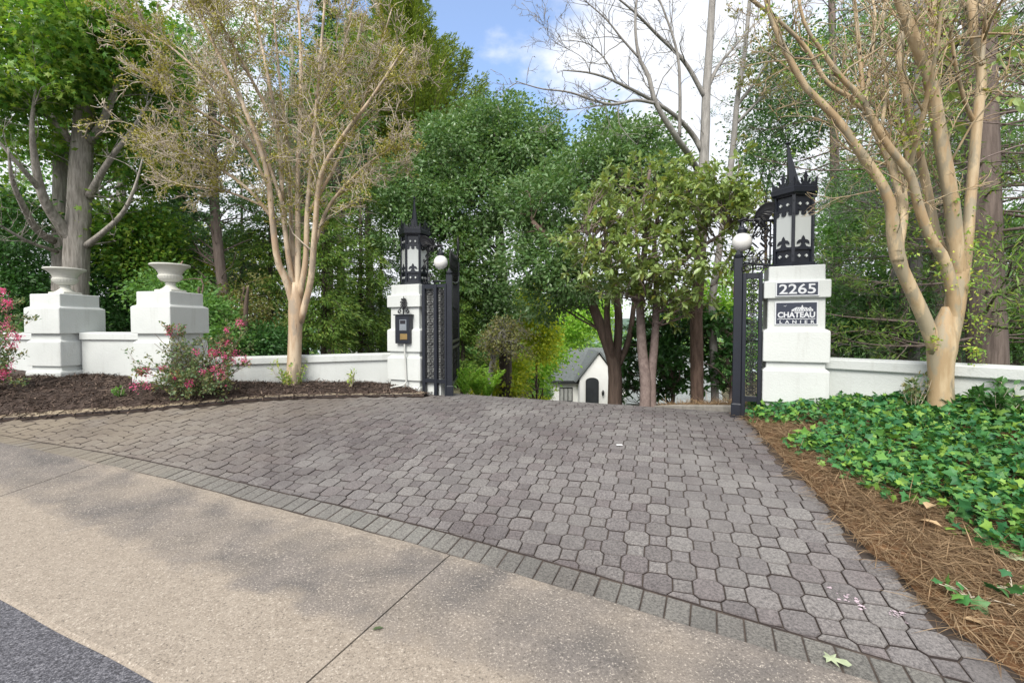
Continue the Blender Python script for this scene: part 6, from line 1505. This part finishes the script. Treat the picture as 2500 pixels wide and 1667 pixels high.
g = MB(); g.prism([(x0 - .07, -5.4), (x0, -5.4), (x0, zt), (x0 - .07, zt)], YH - 1, YH - .88); g.prism([(x1, -5.4), (x1 + .07, -5.4), (x1 + .07, zt), (x1, zt)], YH - 1, YH - .88)
pts_ = [((x0 + x1) / 2 + ((x1 - x0) / 2 + .035) * math.cos(a), YH - .94, zt + .28 * math.sin(a)) for a in np.linspace(0, math.pi, 12)]; g.tube(pts_, np.full(12, .05), 5); g.build('frame', M['frame'], dr)
w = MB(); w.box(X(1366), X(1398), YH - .03, YH + .02, Zv(980), Zv(946)); wd = w.build('window', M['blind'], h)
g = MB(); 
for a in (1366, 1376, 1386, 1396.5): g.box(X(a), X(a) + .06, YH - .09, YH - .02, Zv(980), Zv(946))
for v_ in (980, 947): g.box(X(1366), X(1398), YH - .085, YH - .025, Zv(v_), Zv(v_) + .07)
g.build('frame', M['frame'], wd)
g = MB(); q = np.array([X(1467), YH - 1.05, Zv(956)]); g.M = np.array([[1, 0, 0, q[0]], [0, 1, 0, q[1]], [0, 0, 1, q[2]], [0, 0, 0, 1.]]); g.lathe([(.02, -.2), (.08, -.16), (.10, .1), (.13, .12), (.02, .28)], 8); g.box(-.03, .03, .05, .2, -.02, .04); g.build('wall_lamp', M['frame'], h)
h2 = thing('house', 'low wing with large pale grey roof behind the two-stemmed magnolia', 'house', (X(1640), 34, -5.3)); YW = 34.; k2 = YW / FPX; X2 = lambda u: (u - 1250) * k2; Z2 = lambda v: at(1250, v, YW)[2]
g = MB(); g.box(X2(1545), X2(1790), YW + .3, YW + 7, -5.6, Z2(985)); g.build('wall', M['siding'], h2)
g = MB(); slab((X2(1530), YW, Z2(988)), (X2(1768), YW, Z2(988)), (X2(1800), YW + 4, Z2(880)), (X2(1575), YW + 4, Z2(880))); slab((X2(1768), YW, Z2(988)), (X2(1815), YW + 8, Z2(988)), (X2(1800), YW + 4.1, Z2(880)), (X2(1800), YW + 4, Z2(880)))
M['palero'] = mat_plain('pale_shingle', (.20, .22, .22), .9, 0, .15, 5, .5, 9); g.build('roof', M['palero'], h2)
h3 = thing('house', 'white neighbour house glimpsed between the hemlocks behind the left wall', 'house', (at(900, 800, 24)[0], 24, tz(at(900, 800, 24)[0], 24)))
g = MB(); p = at(850, 815, 24); q = at(975, 815, 24); g.box(p[0], q[0], 24, 31, -3.5, at(900, 800, 24)[2]); g.build('wall', M['hwall'], h3)
g = MB(); z0, z1 = at(900, 802, 23.6)[2], at(900, 735, 27)[2]; slab((p[0] - .4, 23.6, z0), (q[0] + .4, 23.6, z0), (q[0] + .4, 27.5, z1), (p[0] - .4, 27.5, z1)); slab((p[0] - .4, 31.4, z0), (p[0] - .4, 27.5, z1), (q[0] + .4, 27.5, z1), (q[0] + .4, 31.4, z0)); g.build('roof', M['roof'], h3)
for i in range(2):
    g = MB(); a = p[0] + .5 + i * 1.3; g.box(a, a + .7, 23.95, 24.02, at(900, 870, 24)[2], at(900, 825, 24)[2]); g.build('window', M['dglass'], h3)
